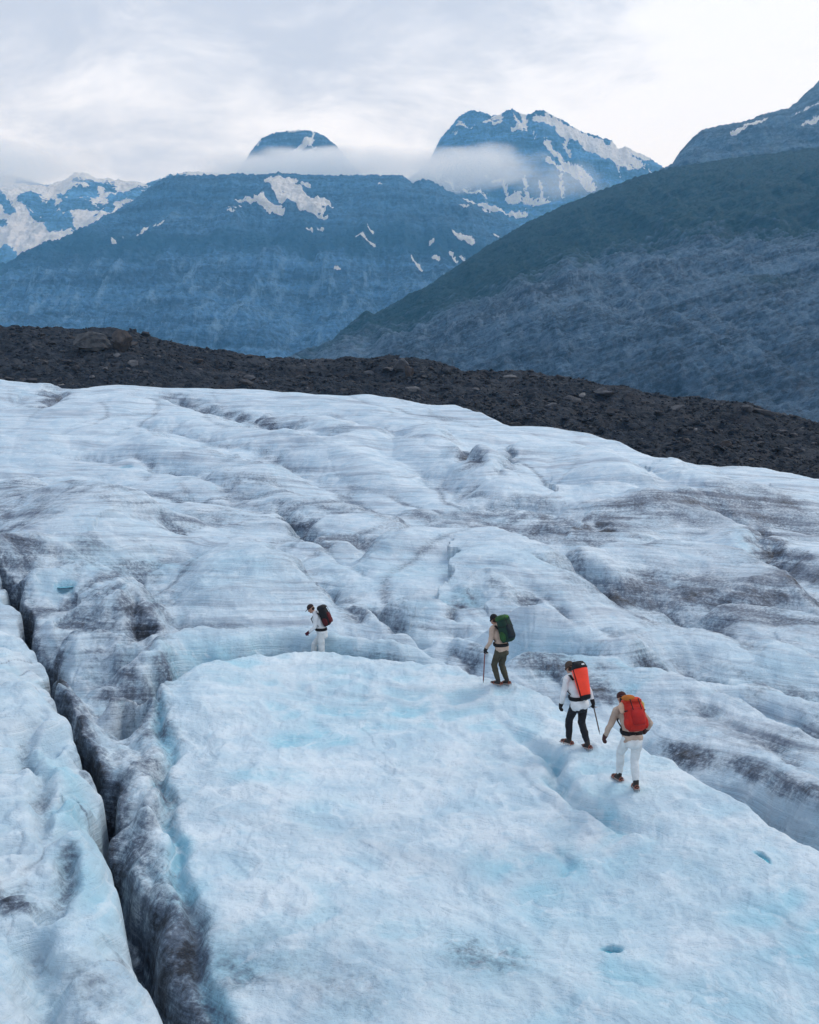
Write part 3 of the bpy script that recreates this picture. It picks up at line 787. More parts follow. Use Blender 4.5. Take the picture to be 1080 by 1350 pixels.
place_rock(737, 494, 14, 9, MS[1], 'dark peaked boulder on the moraine skyline right of the middle', 31)
place_rock(330, 500, 16, 8, MS[0], 'grey boulder lying above the ice edge left of the middle', 33)
place_rock(262, 478, 14, 7, MS[2], 'reddish brown boulder half way down the left moraine slope', 35)
place_rock(100, 487, 12, 8, MS[1], 'blackish boulder near the ice edge below the largest boulder', 37)
place_rock(20, 484, 11, 7, MS[1], 'blackish boulder near the ice edge at the far left', 39)
place_rock(868, 548, 14, 10, MS[1], 'black boulder on the broad right moraine slope', 41)
place_rock(958, 590, 18, 12, MS[2], 'brownish blocky boulder low on the right moraine slope', 43)
place_rock(905, 583, 10, 7, MS[2], 'pinkish brown stone among pale rubble on the right slope', 45)
place_rock(800, 520, 26, 7, MS[0], 'long grey slab lying on the slope right of the peaked boulder', 47, sink=.3)
place_rock(680, 535, 16, 11, MS[1], 'dark boulder at the foot of the moraine beside the ice hollow', 49)
place_rock(985, 541, 16, 10, MS[0], 'pale grey boulder on the right skyline knob', 51)
place_rock(672, 498, 18, 6, MS[3], 'pale flat slab below the skyline right of the middle', 53, sink=.3)
place_rock(1030, 572, 20, 8, MS[0], 'grey slab near the right frame edge of the moraine', 55, sink=.3)

# smaller loose stones, copied from a few shapes
cand = []
r_ = random.Random(5)
groups = [(MS[1], 'small dark stone lying loose on the dark moraine gravel', 'small dark stones on the moraine'),
          (MS[0], 'small grey stone lying loose on the dark moraine gravel', 'small grey stones on the moraine'),
          (MS[3], 'small whitish stone lying loose on the dark moraine gravel', 'small whitish stones on the moraine'),
          (MS[2], 'small brown stone lying loose on the dark moraine gravel', 'small brown stones on the moraine')]
stone_me = {}
for gi, (mt, lb, gp) in enumerate(groups):
    for k, pm in enumerate(protos):
        c_ = pm.copy(); c_.materials.clear(); c_.materials.append(mt); c_.name = 'stone'; stone_me[(gi, k)] = c_
for i in range(230):
    u = r_.uniform(-.42, .42); t_ = r_.uniform(0.04, 0.97)
    y = float(np.interp(u, _ea, _ed) * (1 - t_) + np.interp(u, _ca, _cy) * t_); x = u * y
    z, _ = moraine_z(np.array(x), np.array(y))
    gi = r_.choices([0, 1, 2, 3], [.58, .26, .06, .10])[0]
    s = 0.18 + 0.75 * r_.random() ** 3
    o = bpy.data.objects.new('stone', stone_me[(gi, r_.randrange(14))]); COL.objects.link(o)
    o.location = (x, y, float(z) + s * 0.12); o.scale = (s * r_.uniform(.9, 1.6), s, s * r_.uniform(.6, 1.0)); o.rotation_euler = (r_.uniform(-.3, .3), r_.uniform(-.3, .3), r_.uniform(0, 6.28))
    tag(o, groups[gi][1], 'stone', groups[gi][2])

# uncountable rubble in one sheet of stones
V, F, off = [], [], 0
base = []
for k in range(10):
    bm = rock_hull(9, 300 + k, 0, 0.7); bm.verts.index_update()
    bmesh.ops.triangulate(bm, faces=list(bm.faces)); bm.verts.ensure_lookup_table(); bm.verts.index_update()
    base.append((np.array([v.co[:] for v in bm.verts]), np.array([[v.index for v in f.verts] for f in bm.faces]))); bm.free()
NR = 26000
ru = rng.uniform(-.55, .55, NR); rt = rng.uniform(0.0, 1.0, NR)
ry = np.interp(ru, _ea, _ed) * (1 - rt) + np.interp(ru, _ca, _cy) * rt; rx = ru * ry
rz, _ = moraine_z(rx, ry)
rs = 0.07 + 0.36 * rng.random(NR) ** 3.2
den = fbm(rx * .1, ry * .1, 3, 97)
rs *= np.where(den > -0.1, 1.0, 0.6)
tone = np.clip(rng.normal(0.33, .2, NR), 0, 1)
for k in range(10):
    bv, bf = base[k]; sel = np.nonzero(np.arange(NR) % 10 == k)[0]
    a = rng.uniform(0, 6.28, len(sel)); ca, sa = np.cos(a)[:, None], np.sin(a)[:, None]
    sc = rs[sel][:, None]; st = rng.uniform(.8, 1.5, len(sel))[:, None]
    px_ = (bv[None, :, 0] * ca * st - bv[None, :, 1] * sa) * sc + rx[sel][:, None]
    py_ = (bv[None, :, 0] * sa * st + bv[None, :, 1] * ca) * sc + ry[sel][:, None]
    pz_ = bv[None, :, 2] * sc + rz[sel][:, None] + 0.1 * sc
    V.append(np.concatenate([np.stack([px_, py_, pz_], -1), np.repeat(tone[sel][:, None, None], len(bv), 1)], -1).reshape(-1, 4))
    F.append((bf[None] + (np.arange(len(sel)) * len(bv))[:, None, None] + off).reshape(-1, 3)); off += len(sel) * len(bv)
V = np.concatenate(V); F = np.concatenate(F).astype(np.int32)
me = bpy.data.meshes.new('rubble'); me.vertices.add(len(V)); me.loops.add(len(F) * 3); me.polygons.add(len(F))
me.vertices.foreach_set('co', V[:, :3].astype(np.float32).ravel()); me.loops.foreach_set('vertex_index', F.ravel())
me.polygons.foreach_set('loop_start', np.arange(0, len(F) * 3, 3, dtype=np.int32)); me.polygons.foreach_set('loop_total', np.full(len(F), 3, np.int32))
me.update(calc_edges=True)
at = me.attributes.new('tone', 'FLOAT', 'POINT'); at.data.foreach_set('value', V[:, 3].astype(np.float32))
m = NT('rubble_stone')
tn = m.attr('tone')
c = m.ramp(tn, [(0.0, (0.006, 0.009, 0.014)), (0.45, (0.024, 0.031, 0.043)), (0.78, (0.075, 0.08, 0.09)), (1.0, (0.17, 0.175, 0.19))])
m.principled(m.mix(m.math('MULTIPLY', m.noise(pos_node(m), 6, 3), .5), c, (0.03, 0.03, 0.034)), 0.9, None, 0.2)
tag(link('rubble', me, m.m), 'loose dark rubble covering the moraine', 'rubble', kind='stuff')

# ================================================================== VALLEY FLOOR
xs = np.linspace(-9000, 9000, 60); ys = np.linspace(-300, 14000, 60)
GX, GY = np.meshgrid(xs, ys)
GZ = -42 + 6 * fbm(GX * .002, GY * .002, 3, 5) 
me = grid_mesh('valley_floor', np.stack([GX, GY, GZ], -1))
m = NT('valley_gravel'); p = pos_node(m)
m.principled(m.mix(m.noise(p, .01, 6, .6), (0.07, 0.08, 0.09), (0.13, 0.135, 0.14)), .9)
tag(link('valley_floor', me, m.m), kind='structure')

# ================================================================== MOUNTAINS
def mk_lines(lines, xs):
    out = []
    for pts, d in lines:
        a = np.array(pts, float)
        py = np.interp(xs, a[:, 0], a[:, 1])
        dd = np.interp(xs, [q[0] for q in d], [q[1] for q in d]) if isinstance(d, list) else np.full(len(xs), float(d))
        out.append((py, dd))
    return out

def mountain(name, label, x0, x1, ncol, lines, nrow, rough, gully, crest_amp, seed, back=(900, -250), foot=True, mat=None, attrs=None, gs=(60, 16)):
    """lines run from foot to crest: photo polylines with their distance; the sheet goes on down the back"""
    xs = np.linspace(x0, x1, ncol)
    L = mk_lines(lines, xs)
    key = [np.stack([at_d[0] for at_d in [None]]) if False else None for _ in ()]
    pts = []
    pys = []
    if foot:
        py, dd = L[0]
        q = np.array([at_depth(a, b, c) for a, b, c in zip(xs, py, dd)])
        q2 = q.copy(); q2[:, 1] *= 0.9; q2[:, 0] *= 0.9; q2[:, 2] = np.minimum(q2[:, 2], -48)
        pts.append(q2); pys.append(py + 40)
    for py, dd in L:
        pts.append(np.array([at_depth(a, b, c) for a, b, c in zip(xs, py, dd)])); pys.append(py)
    K = np.array(pts); KP = np.array(pys)
    seg = len(K) - 1
    v = np.linspace(0, seg, nrow)
    i = np.minimum(v.astype(int), seg - 1); f = v - i
    S = K[i] * (1 - f)[:, None, None] + K[i + 1] * f[:, None, None]
    PY = KP[i] * (1 - f)[:, None] + KP[i + 1] * f[:, None]
    PX = np.repeat(xs[None], nrow, 0)
    # soften kinks between the given lines
    for _ in range(6):
        S[1:-1] = 0.25 * S[:-2] + 0.5 * S[1:-1] + 0.25 * S[2:]
    w = 1 - np.abs(np.linspace(-1, 1, nrow))[:, None] * 0
    top = (1 - sstep(seg - 0.5, seg, v))[:, None] * (1 - crest_amp) + crest_amp
    X, Y, Z = S[..., 0], S[..., 1], S[..., 2]
    gx, gy = gs
    dsc = Y.mean()
    n_big = fbm(X / (rough * 14), (Y + Z * 1.5) / (rough * 14), 4, seed)
    n_sm = fbm(X / (rough * 2.2), (Y * .6 + Z * 1.2) / (rough * 2.2), 5, seed + 1, 0.55)
    gul = ridged(X / gx, (Z + Y * .4) / (gx * 5) + 0.6 * perlin(X / (gx * 4), Z / (gx * 4), seed + 3), 4, seed + 2)
    n_f = fbm(X / (rough * .55), (Y * .6 + Z * 1.2) / (rough * .55), 3, seed + 7)
    disp = rough * 0.42 * n_f + (rough * (1.5 * n_big + 0.55 * n_sm) + gully * gul) * top
    # push along the mean outward normal (towards the camera and up)
    nrm = np.array([0, -0.55, 0.835])
    X = X; Yn = Y + disp * nrm[1]; Zn = Z + disp * nrm[2]
    A = attrs(PX, PY, X, Y, Z, n_sm + 0.7 * n_f, gul) if attrs else {}
    # back
    bk = np.stack([X[-1], Yn[-1] + back[0], Zn[-1] + back[1]], -1); bk2 = np.stack([X[-1], Yn[-1] + back[0] * 2.2, np.full(ncol, -60.0)], -1)
    mid = np.stack([X[-1], Yn[-1] + back[0] * .25, Zn[-1] + back[1] * .12], -1)
    P = np.concatenate([np.stack([X, Yn, Zn], -1), mid[None], bk[None], bk2[None]], 0)
    A = {k: np.concatenate([a, np.repeat(a[-1:], 3, 0)], 0) for k, a in A.items()}
    me = grid_mesh(name, P, A)
    o = link(name, me, mat)
    tag(o, label, 'mountain', kind='structure')
    return o

def strokes(PX, PY, S):
    d = np.full(PX.shape, 1e3)
    for x0, y0, x1, y1, w0, w1 in S:
        dx, dy = x1 - x0, y1 - y0; l2 = dx * dx + dy * dy + 1e-6
        t = np.clip(((PX - x0) * dx + (PY - y0) * dy) / l2, 0, 1)
        d = np.minimum(d, np.hypot(PX - x0 - t * dx, PY - y0 - t * dy) - (w0 + (w1 - w0) * t))
    return -d

def rock_mat(name, dark, lite, vegc, palec, sc, snow=(0.93, 0.95, 0.97), tilt=0.0):
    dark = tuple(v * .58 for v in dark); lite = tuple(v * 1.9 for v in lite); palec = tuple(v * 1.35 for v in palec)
    m = NT(name); p = pos_node(m)
    sx = m.n('ShaderNodeSeparateXYZ'); m.set(sx.inputs[0], p)
    bedz = m.math('SUBTRACT', sx.outputs[2], m.math('MULTIPLY', sx.outputs[0], tilt))
    cq = m.n('ShaderNodeCombineXYZ'); m.set(cq.inputs[0], m.math('MULTIPLY', sx.outputs[0], .5 / sc)); m.set(cq.inputs[1], m.math('MULTIPLY', sx.outputs[1], .5 / sc)); m.set(cq.inputs[2], m.math('MULTIPLY', bedz, 4.5 / sc))
    q = cq.outputs[0]
    gq = scaled(m, p, 7.0 / sc, 1.2 / sc, 1.3 / sc)
    a = m.noise(q, 1.0, 10, 0.74, 0.15); g = m.noise(gq, 1.0, 10, 0.74, .12); b = m.noise(p, 6.0 / sc, 6, 0.7)
    fn = m.noise(p, 16.0 / sc, 5, 0.7)
    c = m.mix(m.step(m.math('ADD', m.math('MULTIPLY', a, .65), m.math('MULTIPLY', fn, .35)), 0.40, 0.62), dark, lite)
    c = m.mix(m.math('MULTIPLY', m.step(g, 0.50, 0.62), m.math('MULTIPLY', m.attr('pale'), 0.7)), c, palec)
    vg = m.math('ADD', m.attr('veg'), m.math('MULTIPLY', m.math('SUBTRACT', m.math('ADD', m.math('MULTIPLY', g, .6), m.math('MULTIPLY', a, .6)), 0.6), 1.5))
    c = m.mix(m.step(vg, 0.05, 0.95), c, m.mix(m.step(b, .35, .65), tuple(v * .7 for v in vegc), tuple(v * 1.25 for v in vegc)))
    c = m.mix(m.math('MULTIPLY', m.step(b, 0.53, 0.62), 0.45), c, tuple(v * .45 for v in dark))
    sn = m.math('ADD', m.attr('snow'), m.math('ADD', m.math('MULTIPLY', m.math('SUBTRACT', g, 0.5), 3.4), m.math('MULTIPLY', m.math('SUBTRACT', fn, 0.5), 2.0)))
    c = m.mix(m.step(sn, -0.10, 0.10), c, snow)
    bp = m.bump(m.math('ADD', a, m.math('ADD', m.math('MULTIPLY', b, .5), m.math('MULTIPLY', g, .6))), 0.8, sc * 0.35)
    m.principled(c, 0.9, bp, 0.15)
    return m.m

# near hillside on the right
RH = [(380,478),(405,472),(440,450),(500,410),(560,380),(620,340),(690,296),(740,272),(800,249),(850,231),(885,222),(920,216),(960,210),(1020,203),(1080,196),(1300,170),(1700,150),(2100,160)]
def at_rh(PX, PY, X, Y, Z, n, g):
    # scrub band: upper slope, darkest near (600..1080, 250..340)
    band = np.interp(PX, [400, 560, 700, 850, 1080, 1700], [470, 400, 345, 300, 290, 270])
    top = np.interp(PX, [400, 560, 700, 850, 1080, 1700], [440, 385, 300, 240, 215, 190])
    d = (PY - band) / 45.0
    veg = 1.30 - 1.25 * sstep(-.2, 1.3, d + 0.7 * n) - 0.35 * (1 - sstep(0, 26, PY - top)) * (PX < 1e9)
    veg = np.maximum(veg, 0.50 * np.exp(-((PY - 388) / 9) ** 2 - ((PX - 1010) / 45) ** 2) + 0.1)
    veg -= 0.5 * sstep(560, 430, PX)
    pale = 0.35 + 0.65 * sstep(300, 360, PY) * (1 - sstep(430, 520, PY))
    return dict(veg=veg, pale=pale, snow=np.full(PX.shape, -2.0))
HC = [(380,478),(1080,560),(2100,640)]
rh_mat = rock_mat('hillside_rock', (0.058, 0.098, 0.158), (0.076, 0.132, 0.202), (0.010, 0.050, 0.062), (0.15, 0.22, 0.31), 95, tilt=0.30)
mountain('rocky_hillside', 'near dark scrubby hillside rising to the right behind the moraine', 380, 2000, 1000,
         [([(380,500),(1080,600),(2000,680)], [(380, 1000), (1080, 520), (2000, 420)]),
          ([(380,480),(480,462),(700,430),(1080,420),(2000,420)], [(380, 1330), (700, 950), (1080, 800), (2000, 700)]),
          ([(380,478),(480,440),(700,345),(1080,310),(2000,280)], [(380, 1500), (700, 1350), (1080, 1150), (2000, 1000)]),
          (RH, [(380, 1600), (700, 1700), (1080, 1650), (2000, 1500)])],
         420, 10, 16, 0.15, 400, back=(240, -80), mat=rh_mat, attrs=at_rh, gs=(80, 16))
UR = [(820,262),(860,238),(884,222),(892,208),(905,192),(925,173),(945,168),(985,160),(1010,150),(1040,143),(1052,134),(1064,122),(1080,107),(1120,85),(1200,60),(1400,40),(2000,70)]
def at_ur(PX, PY, X, Y, Z, n, g):
    s = strokes(PX, PY, [(962,184,985,178,1.0,3.2), (985,178,1020,163,3.2,1.0), (1042,160,1080,148,.8,2.2), (1050,172,1085,160,1.2,2.6), (1100,160,1180,120,2,5)])
    return dict(veg=np.full(PX.shape, -0.35), pale=np.full(PX.shape, .5), snow=np.clip((s + 2.2 * n) * 0.5, -2, 2))
mountain('upper_ridge', 'grey rocky upper ridge with thin snow streaks above the near hillside', 820, 2000, 620,
         [([(820,300),(2000,240)], 1900), ([(820,275),(900,226),(1080,198),(2000,180)], 2150), (UR, [(820, 2500), (1080, 2700), (2000, 2600)])],
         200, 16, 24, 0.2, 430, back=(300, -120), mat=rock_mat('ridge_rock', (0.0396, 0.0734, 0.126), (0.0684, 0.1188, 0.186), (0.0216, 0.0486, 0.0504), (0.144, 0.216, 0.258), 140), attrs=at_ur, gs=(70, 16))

# flat topped mountain in the middle
MC = [(-700,560),(-200,430),(-60,380),(0,357),(30,344),(60,330),(90,314),(120,300),(150,283),(175,266),(200,246),(215,237),(230,233),(270,231),(340,230),(440,231),(505,232),(530,233),(545,243),(556,238),(566,238),(585,249),(610,262),(640,276),(680,296),(720,318),(800,370),(900,440)]
MSN = [(352,241,390,241,4,3), (365,250,392,252,10,7), (388,262,410,268,13,11), (372,268,365,262,8,5), (408,272,440,274,12,3), (402,279,425,286,11,5),
       (312,271,355,284,1.0,3.5), (296,283,318,287,.6,2.0), (302,293,310,296,1.6,1.0), (340,275,372,286,3,4), (182,320,204,303,1.0,2.2), (212,309,217,305,1.2,1.2), (164,317,172,316,1,1), (151,333,154,333,1.2,1.2),
       (410,290,432,296,1.0,2.5), (420,312,426,312,1.2,1.6), (405,314,412,315,1,1), (470,323,496,332,1.2,.8), (442,369,448,371,.8,.8), (500,246,503,247,1,1), (487,313,492,315,.8,.8), (398,244,408,245,2,2),
       (543,348,556,361,1.2,2.0), (572,350,578,352,1.5,2.0), (594,341,602,352,2,1.5), (600,323,622,332,1.8,4.2), (606,345,612,350,1,1.5), (612,264,625,268,1,3), (606,275,616,284,.8,1.2), (636,278,646,281,.6,.8), (567,333,570,333,1,1), (650,310,660,320,.8,1.2)]
def at_mm(PX, PY, X, Y, Z, n, g):
    s = strokes(PX, PY, MSN)
    bench = np.interp(PX, [-700, 0, 60, 150, 240, 330, 420, 520, 640, 900], [560, 365, 352, 345, 347, 338, 345, 340, 360, 460])
    d = (PY - bench)
    veg = 0.30 + 0.55 * np.exp(-((d + 14) / 20) ** 2) - 1.0 * sstep(-6, 22, d + 10 * n)
    veg += 0.55 * np.exp(-((PX - 180) / 26) ** 2 - ((PY - 355) / 12) ** 2) + 0.4 * np.exp(-((PX - 130) / 20) ** 2 - ((PY - 385) / 12) ** 2) + 0.4 * np.exp(-((PX - 470) / 22) ** 2 - ((PY - 345) / 20) ** 2)
    veg -= 0.7 * np.exp(-((PX - 270) / 55) ** 2 - ((PY - 312) / 14) ** 2)
    pale = 0.25 + 0.75 * sstep(-5, 25, d) * (1 - sstep(100, 150, d)) + .5 * np.exp(-((PX - 260) / 50) ** 2 - ((PY - 300) / 16) ** 2)
    return dict(veg=veg, pale=pale, snow=np.clip((s + 2.4 * n + 2.0 * (g - .4)) * 0.45, -2, 2))
mm_mat = rock_mat('mountain_rock', (0.036, 0.100, 0.22), (0.060, 0.150, 0.29), (0.012, 0.072, 0.145), (0.16, 0.28, 0.43), 210)  # rock blue also carries part of the distance haze
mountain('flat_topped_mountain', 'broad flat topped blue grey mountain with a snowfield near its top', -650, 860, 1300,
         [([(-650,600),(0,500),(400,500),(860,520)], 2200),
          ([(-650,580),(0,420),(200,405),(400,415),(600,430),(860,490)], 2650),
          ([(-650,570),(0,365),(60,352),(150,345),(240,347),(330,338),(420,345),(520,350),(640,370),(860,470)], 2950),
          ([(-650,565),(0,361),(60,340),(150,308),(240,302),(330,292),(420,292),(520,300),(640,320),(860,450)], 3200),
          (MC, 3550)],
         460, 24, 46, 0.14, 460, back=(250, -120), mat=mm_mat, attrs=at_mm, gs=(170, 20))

# far snowy range on the left
LC = [(-900,250),(-300,215),(-60,225),(0,232),(30,236),(62,246),(80,240),(98,231),(115,231),(130,238),(142,236),(160,239),(178,240),(192,246),(205,240),(222,233),(240,228),(300,232),(420,270)]
LROCK = [(35,270,62,282,8,13), (48,288,52,290,8,4), (0,264,12,284,3,5), (12,278,18,288,4,3), (0,300,5,304,4,4), (82,268,125,258,4,7), (70,300,90,295,9,8), (90,280,118,274,6,6), (110,245,150,250,4,6), (128,290,150,282,3,3), (150,262,205,262,11,12), (120,278,148,272,4,6), (170,285,195,275,5,6), (-10,335,14,355,8,14),
         (100,240,112,246,3,4), (205,248,240,240,10,8), (25,243,62,246,1.5,2), (95,300,100,305,3,3), (-120,280,-30,300,20,14), (-300,300,-150,260,30,20)]
def at_lr(PX, PY, X, Y, Z, n, g):
    s = strokes(PX, PY, LROCK)
    return dict(veg=np.full(PX.shape, -.5), pale=np.full(PX.shape, .2), snow=np.clip(-(s + 6.5 * n + 4.0 * (g - .4)) * 0.35, -2, 2))
far_mat = rock_mat('far_rock', (0.042, 0.135, 0.30), (0.072, 0.195, 0.38), (0.0432, 0.0972, 0.144), (0.144, 0.2592, 0.36), 330, snow=(0.95, 0.96, 0.98))  # haze blue partly put into the rock colours
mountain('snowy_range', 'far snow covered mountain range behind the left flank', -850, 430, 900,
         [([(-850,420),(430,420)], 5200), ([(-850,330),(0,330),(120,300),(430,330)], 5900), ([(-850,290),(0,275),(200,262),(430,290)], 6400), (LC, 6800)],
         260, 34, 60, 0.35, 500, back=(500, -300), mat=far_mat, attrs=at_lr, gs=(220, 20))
# domed summit behind the cloud
DC = [(150,330),(250,290),(300,245),(322,214),(337,191),(345,184),(358,179),(374,175),(392,173),(408,172),(420,177),(432,183),(444,194),(452,203),(468,222),(500,250),(700,330)]
def at_dc(PX, PY, X, Y, Z, n, g):
    s = strokes(PX, PY, [(385,202,410,188,2.5,4.0), (388,202,412,202,2,2), (412,184,414,178,1.2,1.5), (405,192,420,200,2,1), (380,175,396,174,.8,.8), (340,191,344,187,1,1), (430,200,446,202,1,1)])
    return dict(veg=np.full(PX.shape, -.3), pale=np.full(PX.shape, .3), snow=np.clip((s + 3.0 * n) * 0.5, -2, 2))
mountain('domed_summit', 'small dark domed summit poking out above the cloud band', 150, 700, 500,
         [([(150,420),(700,420)], 5000), ([(150,320),(340,240),(450,240),(700,320)], 5400), (DC, 5700)],
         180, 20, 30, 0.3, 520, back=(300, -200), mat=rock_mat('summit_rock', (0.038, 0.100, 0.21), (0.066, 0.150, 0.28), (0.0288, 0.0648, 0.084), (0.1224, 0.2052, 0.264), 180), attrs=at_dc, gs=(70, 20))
# far snowy peak right of centre
PC = [(400,330),(480,280),(540,238),(565,212),(580,186),(592,172),(606,155),(622,147),(630,147),(640,151),(648,156),(660,154),(668,148),(676,147),(684,151),(694,154),(704,149),(716,149),(728,155),(742,160),(756,170),(770,176),(790,182),(806,186),(815,197),(826,196),(840,203),(858,211),(876,222),(930,255),(1100,330)]
PSN = [(640,166,660,158,1.5,3), (652,172,658,168,2,2), (604,170,622,174,1.2,2.4), (594,176,600,180,1.2,1.5), (678,160,690,178,1.5,4), (690,154,694,186,4,2), (700,186,704,192,1.5,1), (706,160,726,166,4,5), (722,158,760,180,4,7), (740,178,780,196,7,8), (760,182,812,206,8,8), (776,198,822,222,8,5), (812,196,840,222,10,6), (800,208,832,226,10,4), (828,198,850,212,4,4),
       (676,184,686,186,2,2), (720,200,730,212,3,4), (745,195,752,210,3,2), (738,215,760,240,4,7), (724,225,740,235,3,4), (752,225,775,250,3,4), (640,236,660,244,2,3), (663,252,670,268,1.2,2), (690,248,694,264,1.2,1.6), (710,248,713,268,1.3,1.8), (738,244,741,268,1.5,2.0), (760,246,780,258,3,4), (590,246,606,256,3,2), (566,232,578,240,2,3.5),
       (610,256,640,268,1.5,1), (690,262,704,272,1.5,3), (640,282,690,290,5,4), (670,270,720,272,3,2), (812,225,818,236,1.2,2), (850,228,856,232,1.5,1.5), (620,278,650,284,1.5,3)]
def at_pc(PX, PY, X, Y, Z, n, g):
    s = strokes(PX, PY, PSN)
    return dict(veg=np.full(PX.shape, -.5), pale=np.full(PX.shape, .25), snow=np.clip((s + 5.0 * n + 2.5 * (g - .45)) * 0.4, -2, 2))
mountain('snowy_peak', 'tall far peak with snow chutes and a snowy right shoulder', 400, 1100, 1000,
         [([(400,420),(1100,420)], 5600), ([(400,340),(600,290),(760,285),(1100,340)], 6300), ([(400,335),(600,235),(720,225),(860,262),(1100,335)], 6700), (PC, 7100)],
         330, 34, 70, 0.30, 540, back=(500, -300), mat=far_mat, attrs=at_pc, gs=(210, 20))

# ================================================================== AIR
bm = bmesh.new(); bmesh.ops.create_cube(bm, size=1)
hx0, hx1, hy0, hy1, hz0, hz1 = -9500, 9500, -320, 4350, -60, 1080
for v in bm.verts:
    v.co = (hx0 if v.co.x < 0 else hx1, hy0 if v.co.y < 0 else hy1, hz0 if v.co.z < 0 else hz1)
me = bpy.data.meshes.new('haze'); bm.to_mesh(me); bm.free()
m = NT('haze_air')
pv = m.n('ShaderNodeVolumePrincipled')
pv.inputs['Color'].default_value = (0.20, 0.57, 1.0, 1); pv.inputs['Density'].default_value = 0.00013; pv.inputs['Absorption Color'].default_value = (1, 1, 1, 1); pv.inputs['Anisotropy'].default_value = 0.2
m.t.links.new(pv.outputs[0], m.out.inputs['Volume'])
tag(link('haze', me, m.m), kind='stuff')

# low cloud clinging to the summits: closed bodies of soft, uneven vapour
def cloud(pxl, pyt, pxr, pyb, d, depth, dens, seed, thr=0.45, stretch=3.0):
    a = at_depth(pxl, pyb, d); b = at_depth(pxr, pyt, d)
    c = (a + b) / 2; hx = (b[0] - a[0]) / 2; hz = (b[2] - a[2]) / 2
    bm = bmesh.new(); bmesh.ops.create_icosphere(bm, subdivisions=4, radius=1.0)
    for v in bm.verts:
        v.co = (v.co.x * hx, v.co.y * depth / 2, v.co.z * hz)
    me = bpy.data.meshes.new('cloud'); bm.to_mesh(me); bm.free()
    for p_ in me.polygons: p_.use_smooth = True
    m = NT('cloud_vapour')
    oc = obj_coord(m)
    un = scaled(m, oc, 1 / hx, 2 / depth, 1 / hz)
    ln = m.n('ShaderNodeVectorMath', operation='LENGTH'); m.set(ln.inputs[0], un)
    nz = m.noise(scaled(m, oc, 1 / (hz * stretch), 1 / (hz * stretch), 1 / hz * .9), 1.0, 6, 0.6, 0.4)
    # fade to nothing before the edge of the body
    k = m.math('SUBTRACT', m.math('ADD', m.math('MULTIPLY', nz, 1.5), -thr), m.math('POWER', ln.outputs['Value'], 2.0))
    k = m.step(k, -0.10, 0.45)
    pv = m.n('ShaderNodeVolumePrincipled')
    pv.inputs['Color'].default_value = (0.94, 0.97, 1.0, 1); pv.inputs['Anisotropy'].default_value = 0.3
    m.set(pv.inputs['Density'], m.math('MULTIPLY', k, dens))
    m.t.links.new(pv.outputs[0], m.out.inputs['Volume'])
    o = link('cloud', me, m.m); o.location = c
    return tag(o, kind='stuff')
cloud(190, 187, 640, 250, 4750, 600, 0.012, 1, .22, 3.5)
cloud(470, 178, 770, 262, 5100, 600, 0.008, 2, .26, 3.0)
cloud(640, 200, 850, 275, 5200, 400, 0.0035, 3, .36, 2.5)
cloud(-260, 175, 215, 262, 4900, 600, 0.008, 4, .24, 4.0)
# ================================================================== WALKERS
V3 = Vector
def frame(tan, hint):
    t = tan.normalized(); b = hint - t * hint.dot(t)
    if b.length < 1e-4: b = t.orthogonal()
    b.normalize(); return b, t.cross(b)

def loft(bm, pts, rad, hint=V3((1, 0, 0)), seg=16, power=2.0, cap=True):
    """closed body through pts with (side, depth) radii; power > 2 squares the section"""
    P = [V3(p) for p in pts]; Rr = [(r, r) if not isinstance(r, tuple) else r for r in rad]
    rings = []
    n = len(P)
    tans = []
    for i in range(n):
        a = P[max(i - 1, 0)]; b = P[min(i + 1, n - 1)]; tans.append((b - a).normalized())
    def ring(c, t, rx, ry):
        sx, sy = frame(t, hint); vs = []
        for k in range(seg):
            th = 2 * math.pi * k / seg; ct, st = math.cos(th), math.sin(th)
            e = 2.0 / power
            vs.append(bm.verts.new(c + sx * (rx * math.copysign(abs(ct) ** e, ct)) + sy * (ry * math.copysign(abs(st) ** e, st))))
        return vs
    if cap:
        m0 = min(Rr[0])
        rings.append(ring(P[0] - tans[0] * m0 * 0.75, tans[0], Rr[0][0] * .5, Rr[0][1] * .5))
        rings.append(ring(P[0] - tans[0] * m0 * 0.45, tans[0], Rr[0][0] * .85, Rr[0][1] * .85))
    for p, t, r in zip(P, tans, Rr): rings.append(ring(p, t, *r))
    if cap:
        m1 = min(Rr[-1])
        rings.append(ring(P[-1] + tans[-1] * m1 * 0.45, tans[-1], Rr[-1][0] * .85, Rr[-1][1] * .85))
        rings.append(ring(P[-1] + tans[-1] * m1 * 0.75, tans[-1], Rr[-1][0] * .5, Rr[-1][1] * .5))
    for a, b in zip(rings[:-1], rings[1:]):
        for k in range(seg): bm.faces.new((a[k], a[(k + 1) % seg], b[(k + 1) % seg], b[k]))
    bm.faces.new(list(reversed(rings[0]))); bm.faces.new(rings[-1])

def ball(bm, c, r, M=None, u=16, v=10):
    res = bmesh.ops.create_uvsphere(bm, u_segments=u, v_segments=v, radius=1)
    for w_ in res['verts']:
        q = V3((w_.co.x * r[0], w_.co.y * r[1], w_.co.z * r[2]))
        if M is not None: q = M @ q
        w_.co = V3(c) + q

